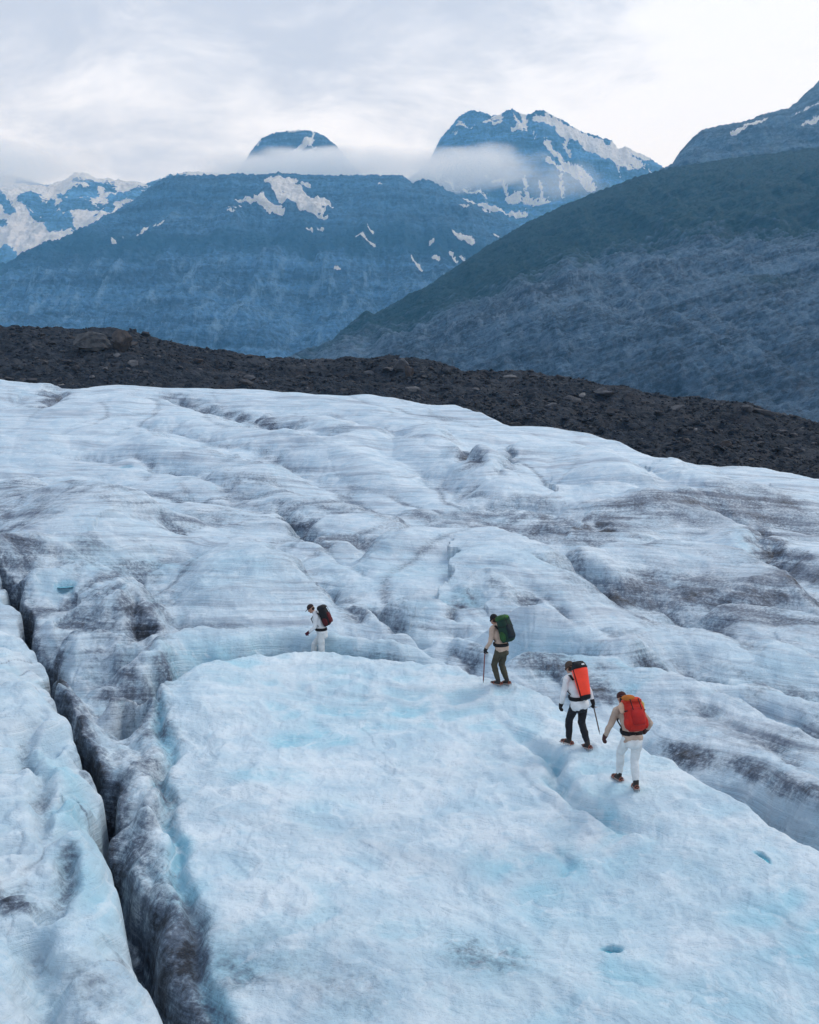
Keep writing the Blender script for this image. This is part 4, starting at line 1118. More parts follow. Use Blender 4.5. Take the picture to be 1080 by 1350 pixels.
def fuse(name, bm, mat, parent=None, voxel=0.012, smooth=2, wrinkle=0.0, wscale=9.0, seed=0, sm=True):
    """one continuous skin over the overlapping bodies in bm"""
    bmesh.ops.recalc_face_normals(bm, faces=list(bm.faces))
    me = bpy.data.meshes.new('tmp'); bm.to_mesh(me); bm.free()
    o = bpy.data.objects.new('tmp', me); COL.objects.link(o)
    md = o.modifiers.new('r', 'REMESH'); md.mode = 'VOXEL'; md.voxel_size = voxel
    if smooth:
        ms = o.modifiers.new('s', 'SMOOTH'); ms.factor = 0.5; ms.iterations = smooth
    dg = bpy.context.evaluated_depsgraph_get(); dg.update()
    new = bpy.data.meshes.new_from_object(o.evaluated_get(dg)); new.name = name
    bpy.data.objects.remove(o); bpy.data.meshes.remove(me)
    if wrinkle:
        off = V3((seed * 3.1, seed * 1.7, 0))
        for v in new.vertices:
            k = mnoise.noise(v.co * wscale + off) + 0.5 * mnoise.noise(V3((v.co.x * wscale * 1.5, v.co.y * wscale * 1.5, v.co.z * wscale * 3.5)) + off)
            v.co += v.normal * k * wrinkle
    new.materials.clear()
    for p in new.polygons: p.use_smooth = sm
    return link(name, new, mat, parent)

def solid(name, bm, mat, parent=None, sm=True):
    bmesh.ops.recalc_face_normals(bm, faces=list(bm.faces))
    me = bpy.data.meshes.new(name); bm.to_mesh(me); bm.free()
    for p in me.polygons: p.use_smooth = sm
    return link(name, me, mat, parent)

def hand(bm, wrist, d, palm, side, grow=0.0, curl=0.55):
    """palm, four unequal bent fingers and a thumb from the side of the palm"""
    d = d.normalized(); n = (palm - d * palm.dot(d)).normalized(); s = d.cross(n) * side
    c = wrist + d * 0.05
    M = Matrix((s, n, d)).transposed()
    ball(bm, c, (0.040 + grow, 0.016 + grow, 0.050 + grow), M, 12, 8)
    for k, (off, ln) in enumerate(((-0.028, .066), (-0.010, .076), (0.010, .071), (0.027, .056))):
        p = c + d * 0.040 + s * off; ang = 0.25 + 0.05 * k; pts = [p - d * .02, p]
        for j, fr in enumerate((.42, .32, .26)):
            ang += curl * (1 + .08 * k)
            p = p + (d * math.cos(ang) + n * math.sin(ang)) * ln * fr; pts.append(p)
        loft(bm, pts, [0.0095 + grow, .0095 + grow, .009 + grow, .0082 + grow, .007 + grow], s, 8)
    p = c - s * 0.034 - d * 0.012; pts = [p + s * .012, p]
    p = p + (-s * .55 + d * .6 + n * .5).normalized() * .032; pts.append(p)
    p = p + (-s * .05 + d * .8 + n * .7).normalized() * .028; pts.append(p)
    loft(bm, pts, [.012 + grow, .0115 + grow, .010 + grow, .008 + grow], n, 8)

SKIN = None
def skin_mat():
    m = NT('skin'); p = obj_coord(m)
    m.principled(m.mix(m.noise(p, 14, 4), (0.34, 0.17, 0.115), (0.42, 0.225, 0.155)), 0.5, None, 0.4); return m.m
SKIN = skin_mat()
def plain(name, c, rough=0.6, metal=0.0, var=0.2, sc=20):
    m = NT(name); p = obj_coord(m)
    m.principled(m.mix(m.noise(p, sc, 4), tuple(v * (1 - var) for v in c), tuple(v * (1 + var) for v in c)), rough, m.bump(m.noise(p, sc * 3, 3), .2, .004), 0.4, Metallic=metal); return m.m
EYE = plain('eye_white_and_iris', (0.03, 0.025, 0.02), .2)
BLACK = cloth_mat('black_nylon', (0.010, 0.011, 0.014)); STEEL = plain('steel', (0.32, 0.33, 0.35), .35, 0.9)
BOOT = plain('boot_leather', (0.022, 0.018, 0.018), .7); ORANGE = plain('orange_plastic', (0.34, 0.085, 0.045), .5); RUBBER = plain('pale_boot_rubber', (0.45, 0.36, 0.33), .7)
WEB = cloth_mat('black_webbing', (0.008, 0.008, 0.010), scale=80)

def person(label, root, head_v, J, colors, jacket_kw, hat):
    """J: joints in the walker's own frame (x right, y forward, z up)"""
    rotz = math.atan2(-head_v[0], head_v[1])
    o = bpy.data.objects.new('person', None); COL.objects.link(o)
    o.location = root; o.rotation_euler = (0, 0, rotz)
    o.empty_display_size = .2
    tag(o, label, 'person', 'walkers crossing the glacier')
    g = {k: V3(v) for k, v in J.items() if not isinstance(v, (int, float))}
    pel, che, nek, hd = g['pelvis'], g['chest'], g['neck'], g['head']
    spine = (nek - pel).normalized()
    hm = Matrix.Rotation(J.get('yaw', 0), 3, 'Z') @ Matrix.Rotation(-J.get('pitch', 0), 3, 'X')
    X = V3((1, 0, 0))
    jm, tm, gm = colors['jacket'], colors['trousers'], colors['gloves']
    # body ------------------------------------------------------------
    bm = bmesh.new()
    loft(bm, [pel - spine * .10, pel, pel.lerp(che, .45), che, nek - spine * .06, nek], [(.125, .09), (.15, .105), (.125, .09), (.155, .11), (.13, .08), (.055, .055)], X, 18)
    loft(bm, [nek - spine * .03, nek.lerp(hd, .5), hd - hm @ V3((0, .0, .03))], [.06, .053, .055], X, 12)
    ball(bm, hd + hm @ V3((0, -.006, .022)), (.074, .094, .098), hm)
    ball(bm, hd + hm @ V3((0, .022, -.045)), (.056, .066, .066), hm)
    ball(bm, hd + hm @ V3((0, .062, -.082)), (.026, .022, .020), hm)            # chin
    ball(bm, hd + hm @ V3((0, .092, -.020)), (.013, .022, .024), hm)            # nose
    ball(bm, hd + hm @ V3((0, .078, .028)), (.050, .016, .010), hm)             # brow
    ball(bm, hd + hm @ V3((0, .083, -.055)), (.024, .010, .009), hm)            # lips
    for s in (-1, 1): ball(bm, hd + hm @ V3((s * .074, -.010, -.010)), (.010, .020, .030), hm)
    for s, t in ((-1, 'L'), (1, 'R')):
        sh, el, wr = g['sh' + t], g['el' + t], g['wr' + t]
        loft(bm, [sh.lerp(nek, .35), sh, sh.lerp(el, .5), el, el.lerp(wr, .35), wr], [.06, .056, .048, .040, .040, .027], V3((0, 1, 0)), 12)
        hand(bm, wr, g.get('hd' + t, wr - el), g.get('pm' + t, V3((-s, .3, 0))), s, 0.0, J.get('curl' + t, .55))
        hp, kn, an = g['hp' + t], g['kn' + t], g['an' + t]
        loft(bm, [hp, hp.lerp(kn, .4), kn, kn.lerp(an, .35), an], [.085, .076, .053, .055, .036], X, 14)
        toe = g['toe' + t]
        loft(bm, [an - V3((0, 0, .035)) - toe * .04, an - V3((0, 0, .045)) + toe * .07, an - V3((0, 0, .055)) + toe * .15], [(.034, .03), (.04, .025), (.035, .016)], X, 10)
    body = fuse('body', bm, SKIN, o, .0085, 2)
    for s in (-1, 1):
        bm = bmesh.new(); ball(bm, hd + hm @ V3((s * .030, .0845, .008)), (.011, .008, .007), hm, 8, 6); solid('eye', bm, EYE, body)
    # jacket ----------------------------------------------------------
    bm = bmesh.new()
    hem = pel - spine * jacket_kw.get('hem', .015)
    loft(bm, [hem, pel.lerp(che, .1), pel.lerp(che, .45), che, nek - spine * .07, nek - spine * .015], [(jacket_kw.get('hr', .188), jacket_kw.get('hr', .188) * .78), (.186, .142), (.158, .122), (.182, .138), (.162, .108), (.082, .078)], X, 20)
    loft(bm, [nek - spine * .05, nek + spine * .02], [.082, .074], X, 14)
    if jacket_kw.get('hood'): ball(bm, nek - V3((0, .085, .01)), (.10, .065, .06))
    for s, t in ((-1, 'L'), (1, 'R')):
        sh, el, wr = g['sh' + t], g['el' + t], g['wr' + t]
        loft(bm, [sh.lerp(nek, .45), sh, sh.lerp(el, .5), el, el.lerp(wr, .5), wr - (wr - el).normalized() * .01], [.078, .074, .063, .054, .050, .040], V3((0, 1, 0)), 14)
    fuse('jacket', bm, jm, o, .0125, 2, .010, 10, J['seed'])
    # trousers --------------------------------------------------------
    bm = bmesh.new()
    loft(bm, [pel - spine * .12, pel - spine * .04, pel + spine * .03], [(.150, .115), (.152, .116), (.140, .106)], X, 18)
    for t in 'LR':
        hp, kn, an = g['hp' + t], g['kn' + t], g['an' + t]
        loft(bm, [hp + V3((0, 0, .03)), hp.lerp(kn, .4), kn, kn.lerp(an, .4), an + (kn - an).normalized() * .07], [.096, .093, .076, .074, .062], X, 16)
    fuse('trousers', bm, tm, o, .0125, 2, .011, 11, J['seed'] + 5)
    # boots with crampons --------------------------------------------
    for t in 'LR':
        kn, an, toe = g['kn' + t], g['an' + t], g['toe' + t]
        pitch = J.get('foot' + t, 0.0)                     # heel raise
        up = V3((0, 0, 1)); fw = toe.normalized(); sd = fw.cross(up)
        rot = Matrix.Rotation(-pitch, 3, sd)
        fw = rot @ fw; upf = rot @ up
        base = an - upf * .075
        bm = bmesh.new()
        loft(bm, [an + (kn - an).normalized() * .11, an + (kn - an).normalized() * .02, an - upf * .03], [(.055, .060), (.050, .058), (.046, .058)], X, 14)
        loft(bm, [base - fw * .075 + upf * .03, base + upf * .035, base + fw * .09 + upf * .03, base + fw * .19 + upf * .018], [(.040, .040), (.045, .048), (.050, .042), (.044, .028)], sd, 14)
        boot = fuse('boot', bm, BOOT, o, .008, 2)
        bm = bmesh.new()
        loft(bm, [base - fw * .085, base - fw * .02, base + fw * .10, base + fw * .20, base + fw * .225], [(.040, .014), (.040, .014), (.053, .014), (.045, .014), (.030, .012)], sd, 14)
        solid('sole', bm, RUBBER, boot)
        bm = bmesh.new()                                   # rails and points
        for s in (-1, 1):
            loft(bm, [base - fw * .09 + sd * s * .040 - upf * .014, base + fw * .0 + sd * s * .042 - upf * .016, base + fw * .10 + sd * s * .056 - upf * .016, base + fw * .20 + sd * s * .046 - upf * .014], [.006] * 4, upf, 6)
            for q in (-.085, -.02, .06, .12, .18):
                p = base + fw * q + sd * s * .045 - upf * .014
                loft(bm, [p, p - upf * .022, p - upf * .045 + fw * .006], [.008, .006, .0015], sd, 6)
            p = base + fw * .215 + sd * s * .025 - upf * .01
            loft(bm, [p, p + fw * .03 - upf * .012, p + fw * .05 - upf * .035], [.007, .006, .002], sd, 6)
        for q in (-.08, .10, .20):
            loft(bm, [base + fw * q - sd * .046 - upf * .016, base + fw * q + sd * .046 - upf * .016], [.006, .006], upf, 6)
        cr = solid('crampon', bm, STEEL, boot)
        bm = bmesh.new()                                   # orange bails and straps
        for q, hgt, wd in ((-.09, .055, .050), (.10, .058, .060), (.155, .042, .055)):
            pts = [base + fw * q + sd * (wd * math.cos(a)) + upf * (hgt * math.sin(a) * 1.35 - .005) for a in np.linspace(0, math.pi, 9)]
            loft(bm, pts, [(.007, .004)] * 9, fw, 8)
        loft(bm, [base - fw * .10 - sd * .03 + upf * .01, base - fw * .112 + upf * .04, base - fw * .10 + sd * .03 + upf * .01], [(.007, .005)] * 3, upf, 8)
        solid('crampon_strap', bm, ORANGE, boot)
    # gloves ----------------------------------------------------------
    for s, t in ((-1, 'L'), (1, 'R')):
        el, wr = g['el' + t], g['wr' + t]
        bm = bmesh.new()
        hand(bm, wr, g.get('hd' + t, wr - el), g.get('pm' + t, V3((-s, .3, 0))), s, .006, J.get('curl' + t, .55))
        dd_ = (wr - el).normalized()
        loft(bm, [wr - dd_ * .045, wr, wr + dd_ * .03], [.047, .042, .038], V3((0, 1, 0)), 12)
        fuse('glove', bm, gm, o, .0065, 1)
    # headwear --------------------------------------------------------
    kind, hmat = hat
    bm = bmesh.new()
    if kind.startswith('cap'):
        f = -1 if 'back' in kind else 1
        ball(bm, hd + hm @ V3((0, -.006, .048)), (.083, .103, .090), hm)
        cut = hd + hm @ V3((0, 0, .026)); nn = hm @ V3((0, .10 * f, 1)).normalized()
        bmesh.ops.bisect_plane(bm, geom=list(bm.verts) + list(bm.edges) + list(bm.faces), plane_co=cut, plane_no=nn, clear_inner=True)
        bmesh.ops.contextual_create(bm, geom=[e for e in bm.edges if e.is_boundary])
        pts = [hd + hm @ V3((0, f * q, z)) for q, z in ((.055, .040), (.10, .036), (.14, .026), (.172, .010))]
        loft(bm, pts, [(.078, .010), (.076, .009), (.066, .008), (.040, .006)], hm @ X, 14)
        fuse('cap', bm, hmat, o, .0065, 2)
    else:
        ball(bm, hd + hm @ V3((0, -.012, .045)), (.086, .106, .100), hm)
        cut = hd + hm @ V3((0, 0, .012)); nn = hm @ V3((0, .32, 1)).normalized()
        bmesh.ops.bisect_plane(bm, geom=list(bm.verts) + list(bm.edges) + list(bm.faces), plane_co=cut, plane_no=nn, clear_inner=True)
        bmesh.ops.contextual_create(bm, geom=[e for e in bm.edges if e.is_boundary])
        ring_c = hd + hm @ V3((0, -.012, .030))
        for a in range(18):
            th = a / 18 * 2 * math.pi; q = V3((math.cos(th) * .084, math.sin(th) * .103, -.012 - .33 * math.sin(th) * .10))
            ball(bm, ring_c + hm @ q, (.018, .018, .022), hm, 8, 6)
        fuse('beanie', bm, hmat, o, .0065, 2, .003, 30)
    # hair below the hat
    bm = bmesh.new()
    ball(bm, hd + hm @ V3((0, -.030, -.012)), (.076, .072, .062), hm)
    fuse('hair', bm, colors['hair'], o, .008, 1, .003, 40)
    Mw = Matrix.Translation(root) @ Matrix.Rotation(rotz, 4, 'Z')
    return o, g, Mw, spine

def pack_frame(g, Mw, spine, lift, off):
    back = V3((0, -1, 0)) - spine * V3((0, -1, 0)).dot(spine); back.normalize()
    xr = V3((1, 0, 0))
    org = g['pelvis'] + spine * lift + back * off
    L = Matrix((xr, -back, spine)).transposed().to_4x4()       # pack: x right, -y away from the back, z up
    L.translation = org
    return L

def straps(L, g, spine, parent, mat, width=.10, belt=True, h=.5):
    """shoulder straps and hip belt, given in the pack's frame"""
    inv = L.inverted()
    for s, t in ((-1, 'L'), (1, 'R')):
        sh = g['sh' + t]; nk = g['neck']
        x = s * .115
        a = inv @ V3((x, sh.y - .125, sh.z + .02)); b = inv @ V3((x, sh.y - .03, sh.z + .088)); c = inv @ V3((x, sh.y + .075, sh.z + .05))
        d = inv @ (V3((x * 1.05, 0, 0)) + V3((0, g['chest'].y + .152, g['chest'].z + .02)))
        e = inv @ (V3((s * .168, g['chest'].y + .075, g['chest'].z - .10))); f = inv @ (V3((s * .165, g['chest'].y - .08, g['chest'].z - .17)))
        bm = bmesh.new(); loft(bm, [a, b, c, d, e, f], [(.032, .012), (.034, .014), (.034, .014), (.030, .012), (.016, .008), (.014, .007)], V3((1, 0, 0)), 10)
        solid('shoulder_strap', bm, mat, parent)
    if belt:
        bm = bmesh.new(); c = g['pelvis'] + spine * .10; pts = []
        for a in np.linspace(-.5 * math.pi, 1.5 * math.pi, 25)[:-1]:
            pts.append(inv @ (c + V3((math.cos(a) * .192, math.sin(a) * .158, 0))))
        pts.append(pts[0]); loft(bm, pts, [(.040, .014)] * 25, L.to_3x3().inverted() @ spine, 8, cap=False)
        solid('hip_belt', bm, mat, parent)

def rings_body(bm, levels, seg=28, power=3.2):
    """levels: (z, half width, y of back panel, y of front) -> rounded-square body"""
    rings = []
    for z, w, y0, y1 in levels:
        cy_m, hy = (y0 + y1) / 2, abs(y1 - y0) / 2; vs = []
        for k in range(seg):
            th = 2 * math.pi * k / seg; ct, st = math.cos(th), math.sin(th); e = 2 / power
            vs.append(bm.verts.new((w * math.copysign(abs(ct) ** e, ct), cy_m + hy * math.copysign(abs(st) ** e, st), z)))
        rings.append(vs)
    for a, b in zip(rings[:-1], rings[1:]):
        for k in range(seg): bm.faces.new((a[k], a[(k + 1) % seg], b[(k + 1) % seg], b[k]))
    bm.faces.new(list(reversed(rings[0]))); bm.faces.new(rings[-1])

def backpack(label, Mw, L, g, spine, kind, M):
    o = bpy.data.objects.new('backpack', None); COL.objects.link(o); o.empty_display_size = .15
    o.matrix_world = Mw @ L
    tag(o, label, 'backpack', 'backpacks worn by the walkers')
    if kind == 'tube':
        bm = bmesh.new()
        rings_body(bm, [(.02, .098, 0, -.19), (.07, .112, .0, -.215), (.30, .138, .0, -.255), (.52, .158, .0, -.285), (.575, .156, .0, -.285)], 30, 2.2)
        fuse('pack_body', bm, M['main'], o, .011, 3, .005, 8, 3)
        bm = bmesh.new(); rings_body(bm, [(-.04, .088, -.01, -.17), (-.01, .104, .004, -.20), (.045, .112, .004, -.212)], 30, 2.2)
        fuse('base_panel', bm, M['dark'], o, .010, 2)
        bm = bmesh.new(); rings_body(bm, [(.565, .164, .004, -.292), (.605, .158, .0, -.285), (.655, .135, -.03, -.265), (.69, .115, -.06, -.225)], 30, 2.4)
        loft(bm, [V3((-.12, -.145, .695)), V3((0, -.145, .705)), V3((.12, -.145, .695))], [(.026, .024)] * 3, V3((0, 0, 1)), 12)
        fuse('roll_top', bm, M['dark'], o, .010, 2, .006, 14, 2)
        bm = bmesh.new(); loft(bm, [V3((-.03, -.29, .63)), V3((.03, -.29, .63))], [(.014, .006)] * 2, V3((0, 0, 1)), 8); solid('buckle', bm, M['tag'], o)
        for x in (-.166, .166):
            bm = bmesh.new(); loft(bm, [V3((x * .66, -.10, .02)), V3((x * .845, -.13, .3)), V3((x * .965, -.145, .58))], [(.016, .006)] * 3, V3((0, 1, 0)), 8); solid('side_strap', bm, WEB, o)
    else:
        h, w, d = M['size']
        bm = bmesh.new()
        rings_body(bm, [(0, w * .74, -.01, -d * .62), (.05, w * .90, .0, -d * .86), (h * .35, w, .0, -d), (h * .7, w * .98, .0, -d * .97), (h * .92, w * .9, -.005, -d * .86), (h, w * .72, -.02, -d * .66)])
        fuse('pack_body', bm, M['main'], o, .012, 3, .008, 8, M['seed'])
        bm = bmesh.new()
        rings_body(bm, [(h * .90, w * .92, .015, -d * .93), (h * .97, w * .96, .02, -d * .98), (h * 1.07, w * .86, .01, -d * .84), (h * 1.12, w * .6, -.03, -d * .6)])
        fuse('lid', bm, M['lid'], o, .011, 3, .007, 10, M['seed'] + 1)
        bm = bmesh.new()
        rings_body(bm, [(h * .10, w * .58, -d * .80, -d * 1.08), (h * .18, w * .64, -d * .8, -d * 1.16), (h * .52, w * .62, -d * .8, -d * 1.15), (h * .68, w * .5, -d * .8, -d * 1.04)])
        fuse('front_pocket', bm, M['pocket'], o, .011, 3, .006, 10, M['seed'] + 2)
        for s in (-1, 1):
            bm = bmesh.new(); ball(bm, V3((s * w * .92, -d * .48, h * .24)), (.045, d * .34, h * .22)); fuse('side_pocket', bm, M['side'], o, .011, 2, .005, 12, s)
            bm = bmesh.new(); loft(bm, [V3((s * w * .96, -.02, h * .62)), V3((s * w * 1.03, -d * .5, h * .64)), V3((s * w * .9, -d * .94, h * .60))], [(.011, .004)] * 3, V3((0, 0, 1)), 8); solid('compression_strap', bm, WEB, o)
            bm = bmesh.new(); loft(bm, [V3((s * w * .42, -d * .99, h * 1.0)), V3((s * w * .42, -d * 1.06, h * .8)), V3((s * w * .42, -d * 1.14, h * .6))], [(.009, .004)] * 3, V3((1, 0, 0)), 8); solid('lid_strap', bm, WEB, o)
        if 'patch' in M:
            px_, pz_, pw_, ph_ = M['patch_at']
            bm = bmesh.new(); ball(bm, V3((px_ * w, -d * .90, h * pz_)), (pw_, .035, ph_)); fuse('lid_pocket', bm, M['patch'], o, .009, 2)
        if 'bottle' in M:
            bm = bmesh.new(); loft(bm, [V3((-w * 1.06, -d * .45, h * .66)), V3((-w * 1.06, -d * .45, h * .84)), V3((-w * 1.04, -d * .45, h * .90))], [(.055, .05), (.06, .055), (.04, .04)], V3((1, 0, 0)), 14); fuse('bundle', bm, M['bottle'], o, .009, 2, .006, 14)
        if 'loop' in M:
            bm = bmesh.new(); loft(bm, [V3((w * .72, -d * .5, h * 1.0)), V3((w * 1.0, -d * .52, h * .86)), V3((w * 1.05, -d * .5, h * .62))], [(.045, .03), (.05, .035), (.03, .02)], V3((0, 1, 0)), 12); fuse('side_pouch', bm, M['loop'], o, .009, 2, .005, 12)
    straps(L, g, spine, o, WEB)
    return o

def ice_axe(label, top, tip, pick_dir, shaft_mat):
    """head in the fist at top, spike at tip (world points)"""
    o = bpy.data.objects.new('ice_axe', None); COL.objects.link(o); o.empty_display_size = .1; o.location = tip
    tag(o, label, 'ice axe', 'ice axes carried by the walkers')
    T = V3(top) - V3(tip); ax = T.normalized(); pd = (V3(pick_dir) - ax * V3(pick_dir).dot(ax)).normalized(); sd = ax.cross(pd)
    bm = bmesh.new(); loft(bm, [ax * .07, T * .5, T], [(.016, .012)] * 3, pd, 12); solid('shaft', bm, shaft_mat, o)
    bm = bmesh.new()
    loft(bm, [T - pd * .01, T + pd * .06 + ax * .004, T + pd * .12 - ax * .012, T + pd * .17 - ax * .04], [(.007, .018), (.006, .014), (.005, .011), (.003, .005)], sd, 8)
    loft(bm, [T + pd * .01, T - pd * .05, T - pd * .09 - ax * .012], [(.010, .014), (.022, .007), (.032, .004)], sd, 8)
    solid('axe_head', bm, STEEL, o)
    bm = bmesh.new(); loft(bm, [ax * .09, ax * .05, ax * .0], [.014, .010, .003], pd, 10); solid('spike', bm, STEEL, o)
    return o

def settle_feet(J, root_xy, rotz, planted):
    """stand the planted boot on the ice and bring the other boot to the ice below it"""
    c, s = math.cos(rotz), math.sin(rotz)
    def wz(p): return ice_z(root_xy[0] + c * p[0] - s * p[1], root_xy[1] + s * p[0] + c * p[1])
    z0 = wz(J['an' + planted])
    other = 'L' if planted == 'R' else 'R'
    dz = wz(J['an' + other]) - z0
    a = list(J['an' + other]); k = list(J['kn' + other]); a[2] += dz; k[2] += dz * .5; k[1] += abs(dz) * .1
    J['an' + other] = tuple(a); J['kn' + other] = tuple(k)
    return z0

F = V3((0, 1, 0))
def rot2(h, p):
    th = math.atan2(-h[0], h[1]); c, s = math.cos(th), math.sin(th)
    return (c * p[0] - s * p[1], s * p[0] + c * p[1])

WHITE_J = cloth_mat('white_jacket_fabric', (0.62, 0.64, 0.66), .8, .1); WHITE_T = cloth_mat('white_trouser_fabric', (0.60, 0.63, 0.64), .85, .1)
BEIGE = cloth_mat('beige_fleece', (0.44, 0.33, 0.265), .9, .15); BEIGE2 = cloth_mat('tan_fleece', (0.40, 0.31, 0.25), .9, .15)
OLIVE = cloth_mat('olive_trouser_fabric', (0.055, 0.052, 0.036), .9, .2); BLACKT = cloth_mat('black_trouser_fabric', (0.010, 0.011, 0.016), .8, .2)
HAIR = cloth_mat('dark_brown_hair', (0.022, 0.013, 0.009), .6, .3, scale=90)
BROWN_CAP = cloth_mat('brown_cap_fabric', (0.028, 0.015, 0.015)); BLACK_KNIT = cloth_mat('black_knit', (0.008, 0.008, 0.010), scale=60); BROWN_KNIT = cloth_mat('brown_knit', (0.062, 0.040, 0.030), scale=60); MAROON = cloth_mat('maroon_cap_fabric', (0.050, 0.014, 0.013))
GLOVE_RED = cloth_mat('dark_red_glove', (0.075, 0.010, 0.022)); GLOVE_BLK = cloth_mat('black_glove', (0.010, 0.010, 0.013)); GLOVE_BRN = cloth_mat('dark_brown_glove', (0.055, 0.022, 0.020))

# --- walker one: profile, striding left behind the dome crest --------
h1 = (-0.97, 0.24)
J1 = dict(seed=1, pelvis=(0, 0, .92), chest=(0, .12, 1.28), neck=(0, .20, 1.44), head=(0, .315, 1.555), pitch=.55, yaw=.25,
          shL=(-.19, .11, 1.37), elL=(-.25, .13, 1.09), wrL=(-.21, .33, .93), shR=(.19, .13, 1.37), elR=(.25, .0, 1.10), wrR=(.22, .13, .93),
          hpL=(-.095, 0, .89), knL=(-.10, -.07, .48), anL=(-.10, -.34, .15), hpR=(.095, 0, .89), knR=(.10, .27, .54), anR=(.10, .30, .115),
          toeL=(0, 1, 0), toeR=(0, 1, 0), footL=.35, pmL=(1, -.2, .2), pmR=(-1, 0, 0))
best = None
for d in np.linspace(27.5, 30, 120):
    x = (423 - 540) / FPX * d; r0 = math.atan2(-h1[0], h1[1]); Jt = dict(J1); z0 = settle_feet(Jt, (x, d), r0, 'R')
    pxx, pyy = world_to_px(x, d, z0 + .90); fy = world_to_px(x, d, z0)[1]; pyy = 832 + fy - 875
    if best is None or abs(pyy - 832) < best[0]: best = (abs(pyy - 832), d, x, z0)
_, d, x, _ = best
z0 = settle_feet(J1, (x, d), math.atan2(-h1[0], h1[1]), 'R')
print('WALKER1', d, x, z0, best[0])
p1, g, Mw, sp_ = person('walker in white jacket and trousers with a brown cap at the head of the line', V3((x, d, z0)), h1, J1, dict(jacket=WHITE_J, trousers=WHITE_T, gloves=GLOVE_RED, hair=HAIR), dict(), ('cap', BROWN_CAP))
backpack('black and dark red backpack worn by the white clad leading walker', Mw, pack_frame(g, Mw, sp_, .12, .135), g, sp_, 'pack',
         dict(size=(.53, .165, .23), seed=2, main=BLACK, lid=BLACK, pocket=cloth_mat('dark_red_nylon', (0.085, 0.010, 0.014)), side=cloth_mat('wine_nylon', (0.07, 0.010, 0.012))))

def stand(px, py, h, J, planted):
    q = hit_ice(px, py); r0 = math.atan2(-h[0], h[1])
    a = rot2(h, J['an' + planted]); root = (q[0] - a[0], q[1] - a[1])
    z = settle_feet(J, root, r0, planted)
    print('WALKER at', q, 'scale px/m', FPX / q[1])
    return V3((root[0], root[1], z - .008))

# --- walker two: green pack -----------------------------------------
h2 = (-0.66, 0.75)
J2 = dict(seed=2, pelvis=(0, 0, .90), chest=(0, .12, 1.25), neck=(0, .20, 1.41), head=(-.01, .265, 1.545), pitch=.28, yaw=0,
          shL=(-.19, .14, 1.35), elL=(-.27, .12, 1.07), wrL=(-.28, .27, .86), shR=(.19, .12, 1.35), elR=(.25, .10, 1.07), wrR=(.17, .28, .98),
          hpL=(-.09, 0, .87), knL=(-.09, .17, .48), anL=(-.085, .03, .115), hpR=(.09, 0, .87), knR=(.09, .09, .47), anR=(.08, -.10, .115),
          toeL=(-.15, 1, 0), toeR=(.1, 1, 0), pmL=(1, .1, 0), pmR=(-1, 0, 0), hdL=(0, .15, -1), curlL=.95, footR=.15)
root = stand(657, 904, h2, J2, 'L')
p2, g, Mw, sp_ = person('walker in beige fleece and olive trousers with a black beanie and planted axe', root, h2, J2, dict(jacket=BEIGE, trousers=OLIVE, gloves=GLOVE_BLK, hair=HAIR), dict(hood=True), ('beanie', BLACK_KNIT))
GREEN = cloth_mat('green_nylon', (0.022, 0.075, 0.022)); DGREEN = cloth_mat('deep_green_nylon', (0.010, 0.034, 0.024))
backpack('dark green backpack with a brighter green lid on the walker in olive trousers', Mw, pack_frame(g, Mw, sp_, .10, .14), g, sp_, 'pack',
         dict(size=(.58, .17, .28), seed=5, main=DGREEN, lid=GREEN, pocket=cloth_mat('navy_nylon', (0.008, 0.016, 0.022)), side=GREEN, patch=cloth_mat('bright_green_nylon', (0.07, 0.22, 0.025)), patch_at=(.25, 1.0, .055, .022)))
hw = Mw @ (g['wrL'] + V3((.0, .02, -.075)))
RED_SHAFT = plain('dull_red_shaft', (0.20, 0.065, 0.060), .45); GREY_SHAFT = plain('brown_grey_shaft', (0.11, 0.075, 0.065), .45)
tipxy = Mw @ V3((-.29, .33, 0)); tip = V3((tipxy.x, tipxy.y, ice_z(tipxy.x, tipxy.y) - .01))
ice_axe('reddish ice axe planted like a cane by the walker with the green pack', hw, tip, Mw.to_3x3() @ V3((0, 1, 0)), RED_SHAFT)

# --- walker three: orange tube pack ----------------------------------
h3 = (-0.50, 0.86)
J3 = dict(seed=3, pelvis=(0, 0, .92), chest=(0, .15, 1.26), neck=(0, .235, 1.42), head=(0, .31, 1.55), pitch=.35, yaw=.1,
          shL=(-.19, .18, 1.36), elL=(-.28, .15, 1.08), wrL=(-.27, .24, .84), shR=(.19, .16, 1.36), elR=(.28, .02, 1.10), wrR=(.285, -.08, .90),
          hpL=(-.095, 0, .89), knL=(-.09, .20, .52), anL=(-.08, .20, .115), hpR=(.095, 0, .89), knR=(.09, .02, .48), anR=(.07, -.20, .115),
          toeL=(-.1, 1, 0), toeR=(.1, 1, 0), pmL=(1, -.3, 0), pmR=(-1, .2, 0), hdR=(.1, -.15, -1), curlR=.95, footR=.12)
root = stand(775, 988, h3, J3, 'R')
p3, g, Mw, sp_ = person('walker in white jacket and black trousers with a brown beanie', root, h3, J3, dict(jacket=WHITE_J, trousers=BLACKT, gloves=GLOVE_BLK, hair=HAIR), dict(hem=.05, hr=.208), ('beanie', BROWN_KNIT))
NEON = cloth_mat('neon_orange_coated_fabric', (0.92, 0.055, 0.022), .45, .08)
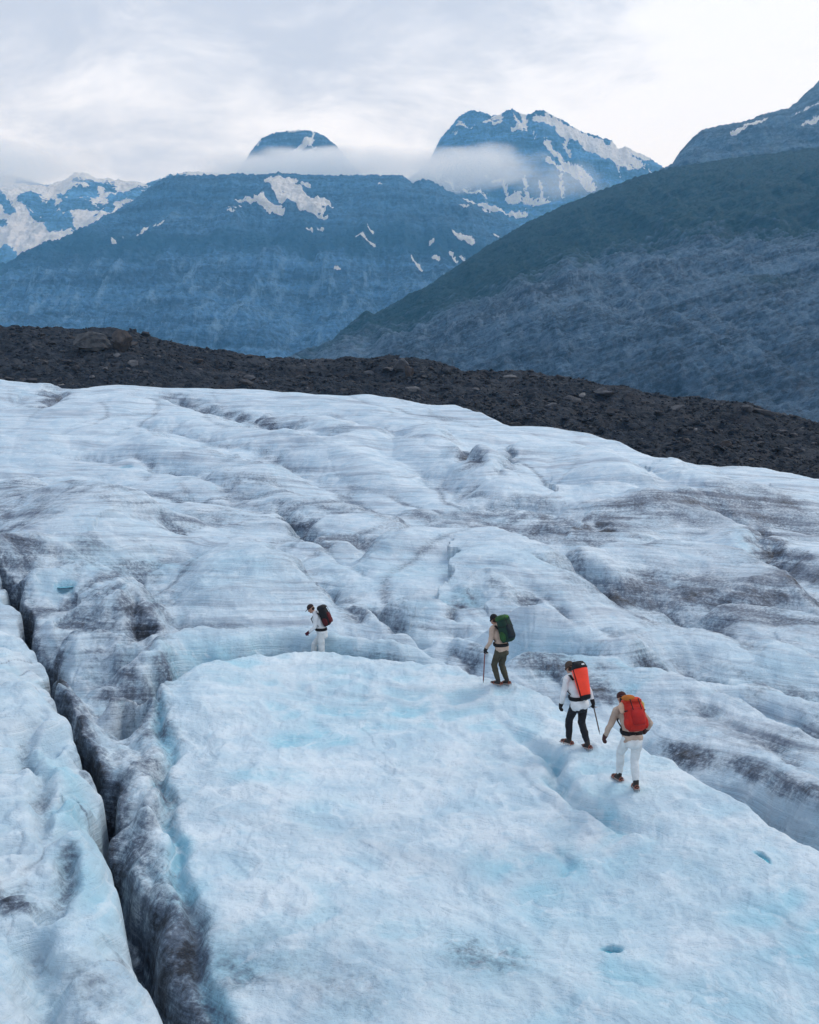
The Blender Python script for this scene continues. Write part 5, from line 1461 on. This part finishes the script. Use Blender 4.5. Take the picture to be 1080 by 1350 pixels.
backpack('tall neon orange tube shaped backpack with black roll top on the walker in black trousers', Mw, pack_frame(g, Mw, sp_, .05, .135), g, sp_, 'tube', dict(main=NEON, dark=BLACK, tag=plain('white_buckle', (.7, .7, .7))))
hw = Mw @ (g['wrR'] + V3((.012, -.01, -.085)))
ice_axe('ice axe hanging tip down beside the walker with the neon orange pack', hw, hw + Mw.to_3x3() @ V3((.09, -.10, -.56)), Mw.to_3x3() @ V3((0, 1, 0)), GREY_SHAFT)

# --- walker four: red pack --------------------------------------------
h4 = (-0.22, 0.97)
J4 = dict(seed=4, pelvis=(0, 0, .92), chest=(0, .19, 1.24), neck=(0, .30, 1.38), head=(-.03, .40, 1.49), pitch=.50, yaw=.15,
          shL=(-.20, .24, 1.33), elL=(-.33, .24, 1.06), wrL=(-.36, .37, .83), shR=(.20, .20, 1.33), elR=(.36, .04, 1.12), wrR=(.36, .20, .97),
          hpL=(-.095, 0, .89), knL=(-.08, .30, .57), anL=(-.05, .42, .115), hpR=(.095, 0, .89), knR=(.07, .05, .49), anR=(.035, -.10, .115),
          toeL=(-.1, 1, 0), toeR=(.25, 1, 0), pmL=(1, -.2, .2), pmR=(-1, .3, 0), footR=.10)
root = stand(838.5, 1041, h4, J4, 'R')
p4, g, Mw, sp_ = person('walker in tan fleece and white trousers with a backwards maroon cap, last in the line', root, h4, J4, dict(jacket=BEIGE2, trousers=WHITE_T, gloves=GLOVE_BRN, hair=HAIR), dict(hood=True), ('cap_back', MAROON))
REDN = cloth_mat('red_nylon', (0.42, 0.022, 0.014)); ORN = cloth_mat('amber_nylon', (0.42, 0.13, 0.022)); YEL = cloth_mat('pale_yellow_nylon', (0.55, 0.42, 0.14))
backpack('red backpack with an amber top and pale yellow side pouch on the last walker', Mw, pack_frame(g, Mw, sp_, .05, .14), g, sp_, 'pack',
         dict(size=(.52, .185, .26), seed=9, main=REDN, lid=cloth_mat('orange_red_nylon', (0.46, 0.040, 0.016)), pocket=cloth_mat('deep_red_nylon', (0.34, 0.014, 0.012)), side=REDN, patch=ORN, patch_at=(-.50, 1.05, .13, .055), bottle=cloth_mat('cream_roll', (0.50, 0.33, 0.24)), loop=YEL))
